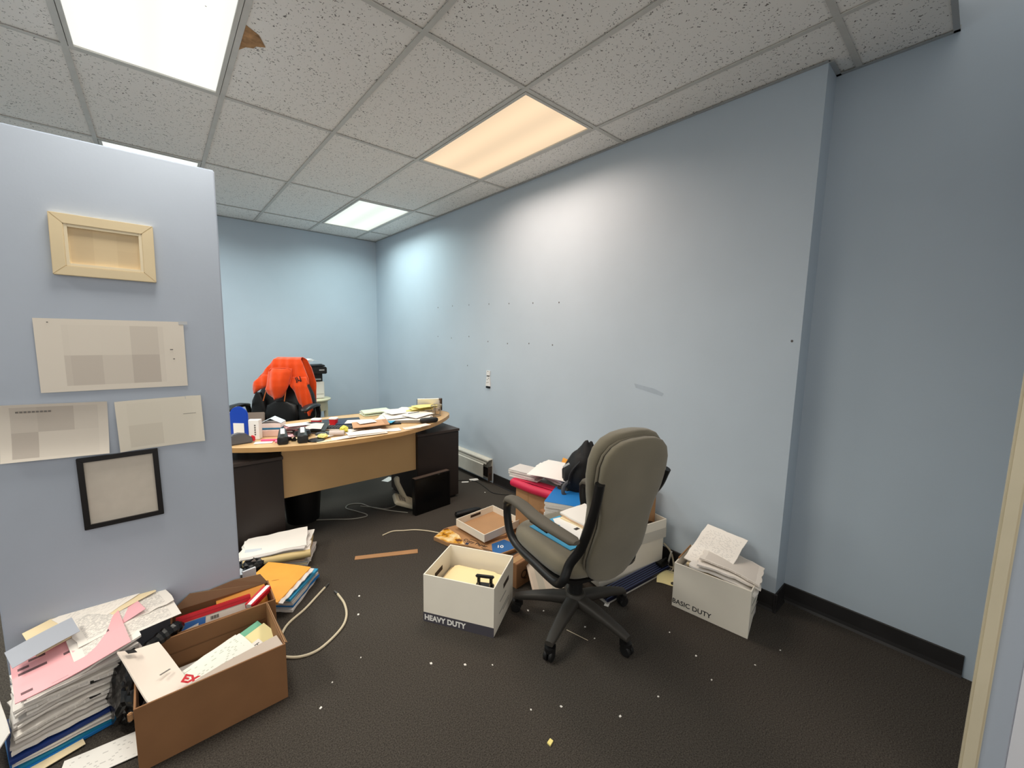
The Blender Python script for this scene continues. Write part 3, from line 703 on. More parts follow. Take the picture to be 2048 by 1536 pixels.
body_rows = [(.80, -.22, .25, .13), (1.0, -.215, .25, .125), (1.15, -.17, .215, .120), (1.225, -.12, .175, .115), (1.252, -.085, .15, .09), (1.252, -.075, .148, .06), (1.235, -.09, .155, .02), (1.187, -.124, .185, -.002), (1.119, -.174, .215, -.015), (1.05, -.225, .243, -.03), (1.0, -.25, .25, -.045)]
part('body', drape(body_rows, -.01, nx=22, bulge=.012, seed=1), hood_m, ht, smooth=True, ang=80)
part('sleeve', drape([(1.09, -.17, -.06, -.03), (1.02, -.25, -.07, -.05), (.99, -.258, -.10, -.055), (.95, -.262, -.19, -.05), (.905, -.262, -.250, -.04)], -.02, nx=10, bulge=.012, seed=2), hood_m, ht, smooth=True, ang=80)
part('sleeve', drape([(1.07, .06, .23, -.03), (1.015, .075, .252, -.05), (.99, .09, .245, -.06), (.91, .135, .268, -.065), (.82, .168, .285, -.06), (.74, .195, .285, -.05), (.695, .215, .270, -.045)], -.02, nx=10, bulge=.02, folds=9, seed=3), hood_m, ht, smooth=True, ang=80)
part('hood', drape([(1.15, -.095, .10, -.03), (1.12, -.105, .105, -.05), (1.05, -.105, .095, -.075), (.99, -.11, .085, -.085), (.955, -.122, .072, -.085), (.915, -.105, .05, -.08), (.88, -.07, .02, -.075), (.858, -.04, -.025, -.07)], -.03, nx=14, bulge=.045, folds=5, seed=4), hood_m, ht, smooth=True, ang=80)
part('hood_seam', MB().tube(smooth_path([(-.112, -.075, 1.0), (-.102, -.075, 1.10), (-.08, -.072, 1.145), (.0, -.078, 1.155), (.08, -.07, 1.15), (.104, -.07, 1.10), (.092, -.09, 1.0)], 5), .006, 6), hood_m, ht, smooth=True)
for p1, p2 in (((-.118, -.10, .955), (-.15, -.105, .845)), ((.062, -.10, .965), (.042, -.105, .842))):
    d = part('drawstring', MB().tube([p1, p2], .005, 6), M('cord_orange', (200, 110, 60), .8), ht)
lettering('JLJ', .055, ink_m, ht, Matrix.Translation((.150, -.088, 1.03)) @ Matrix.Rotation(-.3, 4, 'Y') @ Matrix.Rotation(PI / 2, 4, 'X'), bold=.002)

# round side table and printer
tab_m = M('table_cream', (204, 198, 168), .45, vary=.04)
t = thing('round_table', 'cream painted round side table under the printer', 'table', (1.42, 5.48, 0), .3)
part('top', MB().lathe([(.0, .645), (.205, .645), (.222, .652), (.222, .664), (.21, .67), (.001, .67)], 40), tab_m, t, smooth=True)
part('apron', MB().loft([[(math.cos(2 * PI * k / 32) * r, math.sin(2 * PI * k / 32) * r, z) for k in range(32)] for r, z in ((.175, .52), (.185, .645), (.165, .645), (.158, .52))], cap=False), tab_m, t, smooth=True)
for q in range(4):
    a = PI / 4 + q * PI / 2
    part('leg', MB().tube([(math.cos(a) * .16, math.sin(a) * .16, .60), (math.cos(a) * .165, math.sin(a) * .165, .4), (math.cos(a) * .19, math.sin(a) * .19, 0.0)], [.026, .024, .016], 10), tab_m, t, smooth=True)
part('shelf', MB().lathe([(.0, .18), (.16, .18), (.165, .19), (.16, .20), (.001, .20)], 32), tab_m, t)
t = thing('printer', 'black and white office printer on the cream round table', 'printer', (1.43, 5.53, .67), -.12)
part('paper_drawer', MB().box((0, 0, .11), (.27, .26, .21)), M('printer_white', (222, 220, 212), .45), t, bev=.006)
part('output_bay', MB().box((0, .0, .265), (.24, .22, .10)), black_p, t)
part('control_lip', MB().box((.04, -.125, .245), (.12, .04, .02)), M('printer_grey', (130, 130, 128), .4), t, bev=.003)
part('scanner', MB().box((.005, 0, .355), (.33, .29, .085)), black_p, t, bev=.008)
part('button_panel', MB().box((.11, -.1475, .362), (.06, .003, .018)), M('printer_keys', (150, 148, 146), .4), t)
part('drawer_line', MB().box((0, -.1312, .06), (.25, .0008, .003)), ink_g, t)
part('tray_notch', MB().box((-.06, -.1315, .016), (.13, .001, .028)), black_soft, t)
part('lid', MB().sheet(.30, .26, 4, 4, lambda x, y: .402 + .03 * (x + .15) * .6, .014), black_p, t)
t = thing('paper_on_printer', 'loose curled papers lying on top of the printer', 'paper', (1.43, 5.52, 1.105), -.12)
part('sheet', MB().sheet(.27, .18, 8, 4, lambda x, y: .02 + .03 * math.cos(16 * x) * (1 if x > 0 else .3), .002), paper_g, t)
part('sheet', MB().sheet(.16, .14, 6, 4, lambda x, y: .012 + .02 * math.sin(14 * x), .002), print_l, t, at=TM((-.08, -.03, .03), rz=.3))
# ------------------------------------------------------------------ partition: pictures and papers
PY = 2.30
FR = Matrix(((1, 0, 0, 0), (0, 0, 1, 0), (0, 1, 0, 0), (0, 0, 0, 1)))   # local (x, y up, z away): the board lies in x-z of the world
def wall_frame(name, lab, x1, x2, z1, z2, w, mats, depth=.018, skew=0.0):
    t = thing(name, lab, 'picture frame', ((x1 + x2) / 2, PY, (z1 + z2) / 2)); t.rotation_euler = (0, skew, 0)
    W, H = x2 - x1, z2 - z1
    prof = lambda s: s
    # mitred moulding: four bars
    for q in range(4):
        a, b_ = (W, H) if q % 2 == 0 else (H, W)
        pts = lambda y: [(-a / 2, -b_ / 2), (a / 2, -b_ / 2), (a / 2 - w, -b_ / 2 + w), (-a / 2 + w, -b_ / 2 + w)]
        mbq = MB().loft([[(x, 0.0, z) for x, z in pts(0)], [(x, -depth, z) for x, z in pts(0)]])
        part('moulding', mbq, mats[0], t, bev=.0015, at=Matrix.Rotation(q * PI / 2, 4, 'Y'))
    return t, W, H
cream_f = M('frame_cream', (226, 208, 172), .5, vary=.03)
t, W, H = wall_frame('picture_frame', 'cream wooden picture frame, topmost thing hung on the partition', -.277, .012, 1.694, 1.919, .036, [cream_f], .02, .012)
lip = MB(); iw, ih = W - .072, H - .072
for s in (-1, 1):
    lip.box((s * (iw / 2 - .005), -.010, 0), (.010, .014, ih)); lip.box((0, -.010, s * (ih / 2 - .005)), (iw - .02, .014, .010))
part('inner_lip', lip, M('frame_lip', (236, 222, 192), .45), t, bev=.001)
mb = MB(); a, b_ = iw / 2 - .01, ih / 2 - .01
mb.quad_uv([(-a, -.004, -b_), (a, -.004, -b_), (a, -.004, b_), (-a, -.004, b_)])
part('picture', mb, M_blocks('frame_print', (228, 206, 168), (206, 180, 142), 3, 2, .02, .7, 3.0), t)
t, W, H = wall_frame('picture_frame', 'black picture frame around a blank off-white sheet, lowest on the partition', -.272, -.029, .693, .988, .018, [M('frame_black', (22, 20, 22), .4)], .016, -.012)
part('sheet', MB().box((0, -.003, 0), (W - .034, .004, H - .034)), M('sheet_offwhite', (214, 206, 194), .7, vary=.03, vscale=25), t)

def wall_sheet(lab, x1, x2, z1, z2, mat, curl, rot=0.0, tape=()):
    W, H = x2 - x1, z2 - z1
    t = thing('paper_sheet', lab, 'paper', ((x1 + x2) / 2, PY - .002, (z1 + z2) / 2)); t.rotation_euler = (0, rot, 0)
    mb = MB(); mb.sheet(W, H, 10, 8, curl, .0006)
    part('sheet', mb, mat, t, at=Matrix.Rotation(PI / 2, 4, 'X'), smooth=True)
    for (px, pz) in tape:
        part('tape', MB().box((px, -.004, pz), (.03, .001, .014)), M('clear_tape', (196, 200, 204), .25) if 'clear_tape' not in MATS else MATS['clear_tape'], t)
    return t, W, H
t, W, H = wall_sheet('large landscape white sheet with pale grey printed blocks on the partition', -.344, .088, 1.254, 1.533,
    M_blocks('sheet_big', (234, 226, 214), (172, 160, 152), 5, 2, .16, .55, 1.0), lambda x, y: .002 + .010 * max(0, x - .1) ** 1 * abs(math.sin(y * 40)) , 0, ((.215, .135),))
for px, pz, w_ in ((.17, .02, .010), (.176, -.02, .006), (-.18, .125, .004)): part('print', MB().box((px, -.0055, pz), (w_, .0006, .004)), ink_g, t)
t, W, H = wall_sheet('curled white sheet with printed blocks at the left edge of the partition', -.456, -.174, 1.0, 1.213,
    M_blocks('sheet_left', (236, 228, 216), (160, 148, 140), 3, 2, .1, .55, 5.0), lambda x, y: .002 + .02 * (abs(y) / .1) ** 3 * .5, .035)
for q in range(9): part('print', MB().box((-.095 + q * .010, -.010, .078), (.007, .0006, .006)), ink_g, t)
t, W, H = wall_sheet('plain white sheet taped right of the curled one, above the black frame', -.148, .132, .995, 1.206,
    M_blocks('sheet_right', (234, 228, 214), (190, 180, 165), 2, 2, .12, .55, 9.0), lambda x, y: .002 + .012 * (abs(x) / .14) ** 4, -.02, ((.10, .10),))
part('print', MB().box((.095, -.012, .028), (.045, .0006, .0016)), ink_g, t)

# ------------------------------------------------------------------ small plate on the right wall, baseboard heater
t = thing('wall_bracket', 'narrow white plate screwed to the blue wall with wires cut off', 'bracket', (WX, 3.24, 1.06))
part('upper_plate', MB().box((-.004, 0, .062), (.008, .055, .05)), M('plate_white', (226, 224, 222), .4), t, bev=.002)
part('lower_plate', MB().loft([[(0, -.024, .03), (0, .024, .03), (-.008, .024, .03), (-.008, -.024, .03)], [(0, -.036, -.07), (0, .036, -.07), (-.010, .036, -.07), (-.010, -.036, -.07)]]), MATS['plate_white'], t, bev=.001)
part('wire_stub', MB().box((-.006, 0, -.082), (.012, .062, .018)), black_p, t, bev=.003)
part('wire_stub', MB().box((-.006, 0, .033), (.010, .03, .008)), black_p, t)
for yy, zz in ((0, .08), (-.012, .01), (.010, -.005), (-.006, -.03), (.014, -.035)): part('screw', MB().cyl((0, 0, 0), .004, .002, 8), ink_m, t, at=TM((-.0088, yy, zz), ry=-PI / 2))

t = thing('baseboard_heater', 'white metal baseboard heater along the blue wall, its end cap missing', 'heater', (WX, 3.155, 0))
Lh = 2.5; YX = lambda prof, y0, y1: MB().loft([[(-px, y0, pz) for px, pz in prof], [(-px, y1, pz) for px, pz in prof]])
heat_m = M('heater_white', (214, 210, 198), .4, vary=.04, vscale=20)
part('back_plate', YX([(0, .02), (.003, .02), (.003, .25), (0, .25)], 0, Lh), heat_m, t)
part('top_hood', YX([(0, .247), (.055, .247), (.060, .240), (.060, .228), (.057, .228), (.057, .238), (0, .244)], 0, Lh), heat_m, t)
part('damper', YX([(.012, .232), (.058, .215), (.062, .198), (.059, .198), (.055, .213), (.012, .229)], .03, Lh), M('heater_damper', (196, 192, 180), .4), t)
part('front_cover', YX([(.066, .05), (.069, .05), (.071, .185), (.062, .195), (.060, .193), (.068, .184)], .07, Lh), heat_m, t)
part('heating_element', MB().tube([(-.035, -.005, .10), (-.035, Lh, .10)], .012, 10), M('copper_old', (110, 80, 60), .4, metal=.7), t)
mb = MB()
for q in range(30): mb.box((-.034, .02 + q * .012, .105), (.05, .001, .075))
o = part('fins', mb, M('fin_dark', (52, 48, 46), .5, metal=.6), t); o['kind'] = 'stuff'
part('support_bracket', MB().box((-.032, .002, .10), (.05, .004, .15)), M('bracket_rust', (70, 58, 50), .7, vary=.3, vscale=40), t)

# ------------------------------------------------------------------ grey fabric office chair
AC = math.radians(81 - 90)
oc = thing('office_chair', 'grey fabric swivel chair with padded arms, seen from behind, in the middle of the room', 'chair', (1.587, 1.284, 0), AC)
# local +y = facing, local -x = its left
def bk(z): return -.178 - .20 * max(0, (z - .42)) - .02 * math.sin(max(0, z - .42) * 5)     # front-to-back place of the backrest
BW = [(.345, .05), (.357, .10), (.385, .145), (.43, .180), (.50, .200), (.58, .196), (.68, .186), (.76, .194), (.84, .220), (.92, .236), (.99, .234), (1.04, .214), (1.075, .174), (1.095, .12), (1.103, .06)]
BW = [(z, w * .93) for z, w in BW]
rings = [[(px, py + bk(z), z) for px, py in selli(w, .042 * min(1, .45 + w * 3), 3.2, 36)] for z, w in BW]
part('backrest', MB().loft(rings), fabric_g, oc, smooth=True, ang=60)
rings = [[(px, py + bk(z) - .056, z) for px, py in selli(w * .93, .030 * min(1, .3 + w * 3.4), 3.2, 36)] for z, w in [(.368 + (z - .345) * .935, w) for z, w in BW]]
part('back_shell', MB().loft(rings), fabric_g, oc, smooth=True, ang=60)
rim = [(-w * .945, z) for z, w in [(.368 + (z - .345) * .935, w) for z, w in BW]] + [(w * .945, z) for z, w in reversed([(.368 + (z - .345) * .935, w) for z, w in BW])]
part('piping', MB().tube([(x, bk(z) - .040, z) for x, z in rim], .0055, 6, closed=True), M('piping_grey', (112, 106, 92), .9), oc, smooth=True)
rings = [[(px, py + .02, z) for px, py in selli(.262 * k_, .262 * k_, 4.5, 40)] for z, k_ in ((.40, .90), (.412, .97), (.44, 1), (.468, .985), (.485, .94), (.492, .82))]
part('seat', MB().loft(rings), fabric_g, oc, smooth=True, ang=60)
part('seat_pan', MB().loft([[(px, py + .02, z) for px, py in selli(.256 * k_, .256 * k_, 4.5, 32)] for z, k_ in ((.375, .9), (.385, .99), (.402, 1.0))]), black_p, oc, smooth=True)
for s in (-1, 1):
    x = s * .268
    mid = [(s * .208, bk(.90) - .066, .905), (s * .206, bk(.80) - .058, .80), (s * .208, bk(.68) - .046, .68), (s * .216, bk(.58) - .036, .58), (s * .24, bk(.5) - .02, .50)]
    if s > 0: mid = [(.208, bk(.90) - .066, .905), (.203, bk(.80) - .035, .80), (.190, bk(.68) + .045, .68), (.198, bk(.58) + .06, .58), (.222, bk(.5) + .06, .50)]
    pth = smooth_path(mid + ([(x, -.215, .43), (x, -.16, .392)] if s < 0 else [(.25, -.11, .43), (x, -.06, .394)]) + [(x, .0, .400), (x, .16, .415), (x, .235, .46), (x, .265, .54), (x, .262, .605), (x, .225, .638)], 6)
    af = part('arm_frame', MB().tube(pth, .021, 12, flat=1.0), black_p, oc, smooth=True)
    rr_ = [(-.295 if s < 0 else -.20, .5, .640), (-.27 if s < 0 else -.18, .9, .638), (-.08, 1.05, .632), (.02, 1.05, .634), (.12, 1.05, .648), (.20, 1.0, .650), (.25, .95, .640), (.275, .7, .615), (.283, .4, .595)]
    part('arm_pad', MB().loft([[(x + px * k_, yy, zz + pz * k_) for px, pz in selli(.033, .019, 2.6, 18)] for yy, k_, zz in rr_]), M('arm_pad_grey', (88, 83, 74), .8, vary=.06) if 'arm_pad_grey' not in MATS else MATS['arm_pad_grey'], af, smooth=True, ang=60)
    part('arm_plate', MB().box((x - s * .002, -.03, .604), (.03, .14, .012)), black_p, af, bev=.003)
part('gas_column', MB().cyl((0, 0, .15), .036, .12, 20).cyl((0, 0, .27), .026, .11, 20), black_soft, oc)
part('tilt_housing', MB().box((0, -.03, .365), (.16, .26, .045)), black_p, oc, bev=.01)
part('height_lever', MB().tube([(.06, .0, .36), (.20, .03, .345), (.24, .04, .34)], .006, 8), black_p, oc)
arm_g = M('base_grey', (52, 49, 45), .55, vary=.08)
part('hub', MB().lathe([(.0, .095), (.05, .095), (.058, .11), (.056, .15), (.045, .165), (.001, .165)], 24), arm_g, oc, smooth=True)
for q in range(5):
    a = math.radians(-89 + 72 * q) - AC
    mb = MB(); ca, sa = math.cos(a), math.sin(a)
    rings = []
    for rr_, w, zc, h in ((.03, .038, .125, .030), (.12, .034, .122, .026), (.22, .028, .108, .020), (.29, .024, .094, .017), (.325, .02, .086, .012)):
        rings.append([(ca * rr_ - sa * px, sa * rr_ + ca * px, zc + pz) for px, pz in selli(w, h, 3, 16)])
    ba = part('base_arm', MB().loft(rings), arm_g, oc, smooth=True)
    cs = part('caster', MB().loft([[(px * .03, py * .026, z) for px, py in selli(1, 1, 2, 18)] for z in (.044, .058, .066)]).cyl((0, 0, .06), .008, .03, 10), black_p, ba, smooth=True, at=TM((ca * .31, sa * .31, 0), rz=a))
    cs.data.materials.append(black_soft)
    for s in (-1, 1):
        w = part('wheel', MB().lathe([(.0, -.009), (.022, -.009), (.0275, -.005), (.0275, .005), (.022, .009), (.001, .009)], 20), black_soft, ba, smooth=True, at=TM((ca * .318 - sa * s * .013, sa * .318 + ca * s * .013, .0275), rx=PI / 2, rz=a + PI / 2 - PI / 2))
# ------------------------------------------------------------------ cartons
def shell_mb(L, W, H, t=.006, z0=0.0):
    """Open-topped carton: outer walls, rim, inner walls, floor."""
    a, b_ = L / 2, W / 2; c, d = a - t, b_ - t
    v = [(-a, -b_, z0), (a, -b_, z0), (a, b_, z0), (-a, b_, z0), (-a, -b_, H), (a, -b_, H), (a, b_, H), (-a, b_, H),
         (-c, -d, H), (c, -d, H), (c, d, H), (-c, d, H), (-c, -d, z0 + t), (c, -d, z0 + t), (c, d, z0 + t), (-c, d, z0 + t)]
    f = [(0, 3, 2, 1)]
    for i in range(4):
        j = (i + 1) % 4
        f += [(i, j, 4 + j, 4 + i), (4 + i, 4 + j, 8 + j, 8 + i), (8 + i, 8 + j, 12 + j, 12 + i)]
    f.append((12, 13, 14, 15))
    mb = MB(); mb.add(v, f); return mb
def hand_holes(t, L, W, z, mat, ends=('x-', 'x+'), w=.09, h=.026):
    for e in ends:
        if e[0] == 'x':
            s = -1 if e[1] == '-' else 1
            part('hand_hole', MB().box((s * (L / 2 - .003), 0, z), (.0076, w, h)), mat, t)
        else:
            s = -1 if e[1] == '-' else 1
            part('hand_hole', MB().box((0, s * (W / 2 - .003), z), (w, .0076, h)), mat, t)
hole_d = M('hand_hole_dark', (58, 46, 38), .9)

# HEAVY DUTY box: long side faces the camera
aH = math.atan2(-.848, .530)         # local x runs along the lettered side, left to right as seen
hb = thing('storage_box', 'open white storage box lettered HEAVY DUTY holding manila folders', 'box', (1.206, 1.706, 0), aH)
part('body', shell_mb(.392, .322, .262), white_card, hb, bev=.0012, seg=1)
band_m = M('band_grey', (74, 72, 80), .55)
part('printed_band', MB().box((0, -.1613, .026), (.3935, .0008, .052)), band_m, hb)
lettering('HEAVY DUTY', .040, label_w, hb, Matrix.Translation((-.190, -.1619, .012)) @ Matrix.Rotation(PI / 2, 4, 'X'), bold=.0016, width=.235)
hand_holes(hb, .392, .322, .185, hole_d, ('x-',))
part('hand_hole', MB().box((.193, .03, .185), (.0076, .09, .026)), hole_d, hb)
for y, z, w in ((-.02, .135, .10), (.0, .075, .16), (.03, .060, .10)): part('print_line', MB().box((.1966, y, z), (.0008, w, .004)), ink_g, hb)
part('corner_seam', MB().box((.1955, -.1575, .155), (.0012, .003, .21)), ink_g, hb)
# contents
HBM = Matrix.Translation((1.206, 1.706, 0)) @ Matrix.Rotation(aH, 4, 'Z')
solo('paper_fill', MB().box((0, 0, .070), (.36, .29, .125)), paper_c, 'filed papers filling the bottom of the HEAVY DUTY box', 'papers', mat4=HBM)
for q in range(4):
    solo('manila_folder', MB().prism([(-.15, -.10), (.160, -.10), (.160, .10), (.145, .115), (.02 + .03 * q, .115), (.0 + .03 * q, .125), (-.08 + .03 * q, .125), (-.09 + .03 * q, .115), (-.13, .115), (-.15, .10)], 0, .008), manila,
         ('lowest', 'second lowest', 'third lowest', 'topmost')[q] + ' manila folder lying in the HEAVY DUTY box', 'folder', group='manila folders in the storage box', bev=.0012, seg=1,
         mat4=HBM @ TM((.006 * q - .012, -.02 + .004 * q, .140 + .0085 * q), rz=.04 - .03 * q))
t = thing('hole_punch', 'black two-lever hole punch standing on the manila folders', 'punch', mat4=HBM @ TM((.105, -.055, .176), rz=.12))
part('base', MB().box((0, 0, .012), (.095, .05, .024)), black_p, t, bev=.005)
for s in (-1, 1):
    part('post', MB().box((s * .033, .006, .042), (.014, .022, .04)), black_p, t, bev=.003)
part('lever', MB().box((0, .004, .068), (.10, .024, .012)), black_p, t, bev=.005)
part('pin', MB().cyl((-.03, -.015, .024), .004, .02, 8).cyl((.03, -.015, .024), .004, .02, 8), steel_m, t)

# BASIC DUTY box
aB = math.atan2(-.992, .124)
bbx = thing('storage_box', 'white storage box lettered BASIC DUTY heaped with papers by the wall corner', 'box', (2.264, .838, 0), aB)
BBM = Matrix.Translation((2.264, .838, 0)) @ Matrix.Rotation(aB, 4, 'Z')
body = shell_mb(.382, .268, .258)
body.v = [(x - (.02 if (x > 0 and y > 0 and z < .05) else 0), y - (.035 if (x > 0 and y > 0 and z < .05) else 0), z) for x, y, z in body.v]
part('body', body, white_card, bbx, bev=.0012, seg=1)
part('torn_rim', MB().box((-.188, .02, .262), (.006, .20, .010)), kraft, bbx, bev=.002)
lettering('BASIC DUTY', .038, ink_m, bbx, Matrix.Translation((-.190, -.1346, .022)) @ Matrix.Rotation(PI / 2, 4, 'X'), bold=.0004, width=.205)
hand_holes(bbx, .382, .268, .20, hole_d, ('x+',), w=.07)
for y, z, w in ((-.055, .165, .09), (-.02, .115, .14), (-.08, .085, .06), (-.09, .06, .04)): part('print_line', MB().box((.1916 - (.0006 if z > .1 else .0), y, z), (.0008, w, .006)), ink_g, bbx) if z > .1 else None
rr = random.Random(12)
solo('paper_fill', MB().box((0, 0, .105), (.35, .24, .196)), paper_g, 'papers packed inside the BASIC DUTY box', 'papers', mat4=BBM)
heap = [(-.01, .02, .206, .28, .20, .0, 'lowest grey sheaf in the BASIC DUTY heap', paper_g, .03), (.01, .01, .222, .29, .21, -.06, 'cream sheaf poking over the rim of the BASIC DUTY box', paper_c, .05),
        (.035, .0, .238, .33, .23, .08, 'white sheaf curling over the front rim of the BASIC DUTY box', paper_w, .06), (.05, .01, .256, .30, .225, .22, 'white printed sheaf at the open end of the BASIC DUTY heap', print_l, .05), (.06, .03, .276, .29, .22, .10, 'bordered printed sheaf under the topmost leaflet of the heap', M_blocks('sheet_border', (234, 226, 216), (206, 196, 186), 2, 2, .08, .6, 2.0), .045)]
for q, (x, y, z, w, d, rz, lab, mt, bend) in enumerate(heap):
    solo('paper_sheaf', MB().sheet(w, d, 10, 8, lambda px, py, b_=bend, q=q: b_ * (-(px / .3) ** 2 * 1.0 - (py + .05) * .35) + .004 * math.sin(14 * py + q), .010, jag=.006, seed=q), mt, lab, 'papers', mat4=BBM @ TM((x, y, z + .012), rz=rz, ry=.10 + .02 * q), group='sheaves heaped in the BASIC DUTY box')
solo('paper_sheaf', MB().sheet(.225, .29, 8, 8, lambda px, py: .05 * (py / .3) * 1 + .008 * math.sin(9 * py), .006, jag=.002, seed=30), print_l, 'topmost cream leaflet with faint print, lying askew on the BASIC DUTY heap', 'papers',
     mat4=BBM @ TM((-.035, .06, .315), rx=.20, ry=.06, rz=-.12), group='sheaves heaped in the BASIC DUTY box')

# long white file box behind the chair, lid tray on top of it
aW = math.atan2(-.2, .98)
WBM = Matrix.Translation((2.200, 1.476, 0)) @ Matrix.Rotation(aW, 4, 'Z')
wbx = thing('storage_box', 'long white file box between grey chair and blue wall, grey print on its end', 'box', mat4=WBM)
part('body', shell_mb(.545, .345, .205, z0=.012), white_card, wbx, bev=.0012, seg=1)
part('end_print', MB().box((-.2735, -.05, .12), (.0008, .16, .012)).box((-.2735, -.04, .07), (.0008, .10, .006)), ink_g, wbx)
lt = thing('box_lid', 'white box lid turned upside down on the long white file box', 'lid', mat4=WBM @ TM((0, 0, .206)))
part('tray', shell_mb(.565, .362, .125), white_card, lt, bev=.0012, seg=1)
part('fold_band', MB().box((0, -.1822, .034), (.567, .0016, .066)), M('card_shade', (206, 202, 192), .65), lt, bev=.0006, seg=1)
t = thing('brown_carton', 'brown carton standing in the upturned white lid behind the chair back', 'box', mat4=WBM @ TM((.102, .020, .2125)))
part('body', MB().box((0, 0, .15), (.34, .23, .30)), kraft, t, bev=.003)
part('tape', MB().box((0, 0, .3002), (.342, .05, .0008)), M('packing_tape', (170, 132, 88), .3), t)
part('stamp', MB().box((.105, -.1155, .055), (.03, .0008, .03)), M('stamp_brown', (122, 92, 52), .8), t)
t = thing('black_device', 'glossy black gadget lying in the front of the upturned lid', 'device', mat4=WBM @ TM((.15, -.138, .2135), rz=.05))
part('body', MB().loft([[(xx, py, pz + .052) for py, pz in selli(.034 * k_, .05 * k_, 3.5, 20)] for xx, k_ in ((-.10, .6), (-.09, .95), (.0, 1), (.045, .95), (.055, .6))]), M('gadget_black', (14, 13, 18), .2), t, smooth=True)
part('emblem', MB().box((-.02, -.0335, .07), (.03, .003, .012)), steel_m, t)

# ribbed navy panel lying along its foot
t = thing('ribbed_panel', 'dark navy ribbed panel lying along the foot of the long white box', 'panel', mat4=TM((2.135, 1.258, 0), rz=aW * .35 - .02))
part('tray', MB().box((.0, -.005, .005), (.62, .075, .008)), M('panel_light', (176, 172, 166), .5), t, bev=.002)
nv = M('slat_navy', (16, 20, 44), .35); ribl = M('slat_edge_blue', (98, 112, 158), .4)
for q in range(6):
    part('slat', MB().box((.0, -.034 + q * .0115, .016 + q * .0045), (.60, .0078, .016)), nv, t)
    part('slat_edge', MB().box((.0, -.0285 + q * .0115, .0178 + q * .0045), (.60, .0032, .016)), ribl, t)
part('end_block', MB().box((.265, .0, .042), (.085, .05, .022)), black_p, t, bev=.005)
part('handle', MB().tube([(.23, -.01, .05), (.24, -.012, .068), (.30, -.004, .068), (.31, 0, .05)], .006, 8), black_p, t)
part('end_block', MB().box((-.255, .0, .034), (.10, .055, .03)), black_p, t, bev=.006)
# cables by the wall
for nm, pts, lab, r_ in (('cable', [(2.475, 1.27, .14), (2.478, 1.22, .10), (2.47, 1.19, .03), (2.44, 1.18, .006), (2.36, 1.175, .006)], 'white cable dropping behind the long box to the carpet', .006),
                         ('cable', [(2.47, 1.10, .006), (2.42, 1.13, .006), (2.38, 1.20, .010), (2.44, 1.23, .006), (2.46, 1.16, .018)], 'cream cable looped on the carpet beside the BASIC DUTY box', .005)):
    solo(nm, MB().tube(smooth_path(pts, 8), r_, 8), cable_m, lab, 'cable', smooth=True, group='cables between the two white boxes')
solo('white_stick', MB().box((0, 0, .06), (.012, .008, .12)), white_metal, 'short white plastic strip standing beside the ribbed panel', 'strip', mat4=TM((2.452, 1.225, .0), rx=.2))
solo('crumpled_sheet', MB().sheet(.15, .12, 8, 8, lambda x, y: .008 + .006 * math.sin(30 * x + 8 * y) + .004 * math.sin(41 * y), .0008), cream_m, 'crumpled cream sheet on the carpet left of the BASIC DUTY box', 'paper', mat4=TM((2.33, 1.16, .0), rz=.5))
solo('white_scrap', MB().sheet(.11, .025, 5, 2, lambda x, y: .004 * math.sin(20 * x) + .005, .001), paper_w, 'white paper scrap on the carpet behind a chair caster', 'paper', mat4=TM((1.86, 1.26, 0), rz=.35))

# brown carton with the magenta folder, and the pile on it
aL = math.atan2(-.34, .05)
LBM = Matrix.Translation((2.205, 2.075, 0)) @ Matrix.Rotation(aL, 4, 'Z')
t = thing('brown_carton', 'tall brown carton by the wall under the magenta folder', 'box', mat4=LBM)
part('body', MB().box((0, 0, .18), (.34, .40, .36)), kraft, t, bev=.003)
part('seam', MB().box((0, 0, .3602), (.342, .045, .0008)), MATS['packing_tape'], t)
part('crease', MB().box((-.05, -.2003, .27), (.002, .0008, .17)), kraft_d, t)
for q in range(3): part('print', MB().box((.02 + .004 * q, -.2006, .10 - q * .018), (.075 - .012 * q, .0008, .008)), ink_m, t)
part('print', MB().box((.02, -.2006, .035), (.02, .0008, .016)), ink_m, t)
slabs('grey_sheaves', 2.19, 2.07, .362, .34, .31, 3, .034, aL, 'grey papers and files between the brown carton and the white packs', [paper_g, paper_w, paper_g], seed=21, jit=.012)
t = thing('magenta_folder', 'magenta folder bulging over the edge of the tall brown carton', 'folder', mat4=LBM @ TM((0, -.135, .398)))
part('cover', MB().loft([[(-.20, -.075 + py, pz) for py, pz in selli(.026, .026, 2, 14)], [(-.19, -.075 + py, pz) for py, pz in selli(.030, .030, 2, 14)], [(.0, -.082 + py, pz - .006) for py, pz in selli(.032, .032, 2, 14)], [(.185, -.08 + py, pz - .004) for py, pz in selli(.030, .032, 2, 14)], [(.19, -.08 + py, pz - .004) for py, pz in selli(.022, .024, 2, 14)]]), magenta_m, t, smooth=True)
part('flap', MB().sheet(.38, .10, 6, 4, lambda x, y: .022 - .012 * (y / .1), .003), magenta_m, t, at=TM((-.005, -.02, .0)))
slabs('white_packs', 2.09, 2.20, .428, .16, .24, 6, .055, aL + PI / 2 + .1, 'neat pack of white booklets at the near corner of the carton pile', [paper_w, paper_g], seed=22, jit=.006)
slabs('file_stack', 2.24, 1.99, .428, .22, .29, 4, .046, aL + PI / 2 - .25, 'stack of white files right of the booklet pack on the carton', [paper_w, paper_g, paper_w], seed=23, jit=.012)
solo('large_envelope', MB().sheet(.30, .26, 8, 8, lambda x, y: .012 * math.sin(5 * x + 1) + .012 - .05 * max(0, -x - .05) , .004), M('envelope_white', (240, 232, 226), .6), 'large white envelope topmost on the carton pile', 'envelope', mat4=LBM @ TM((.06, -.06, .482), rx=.06, ry=.05, rz=.25))
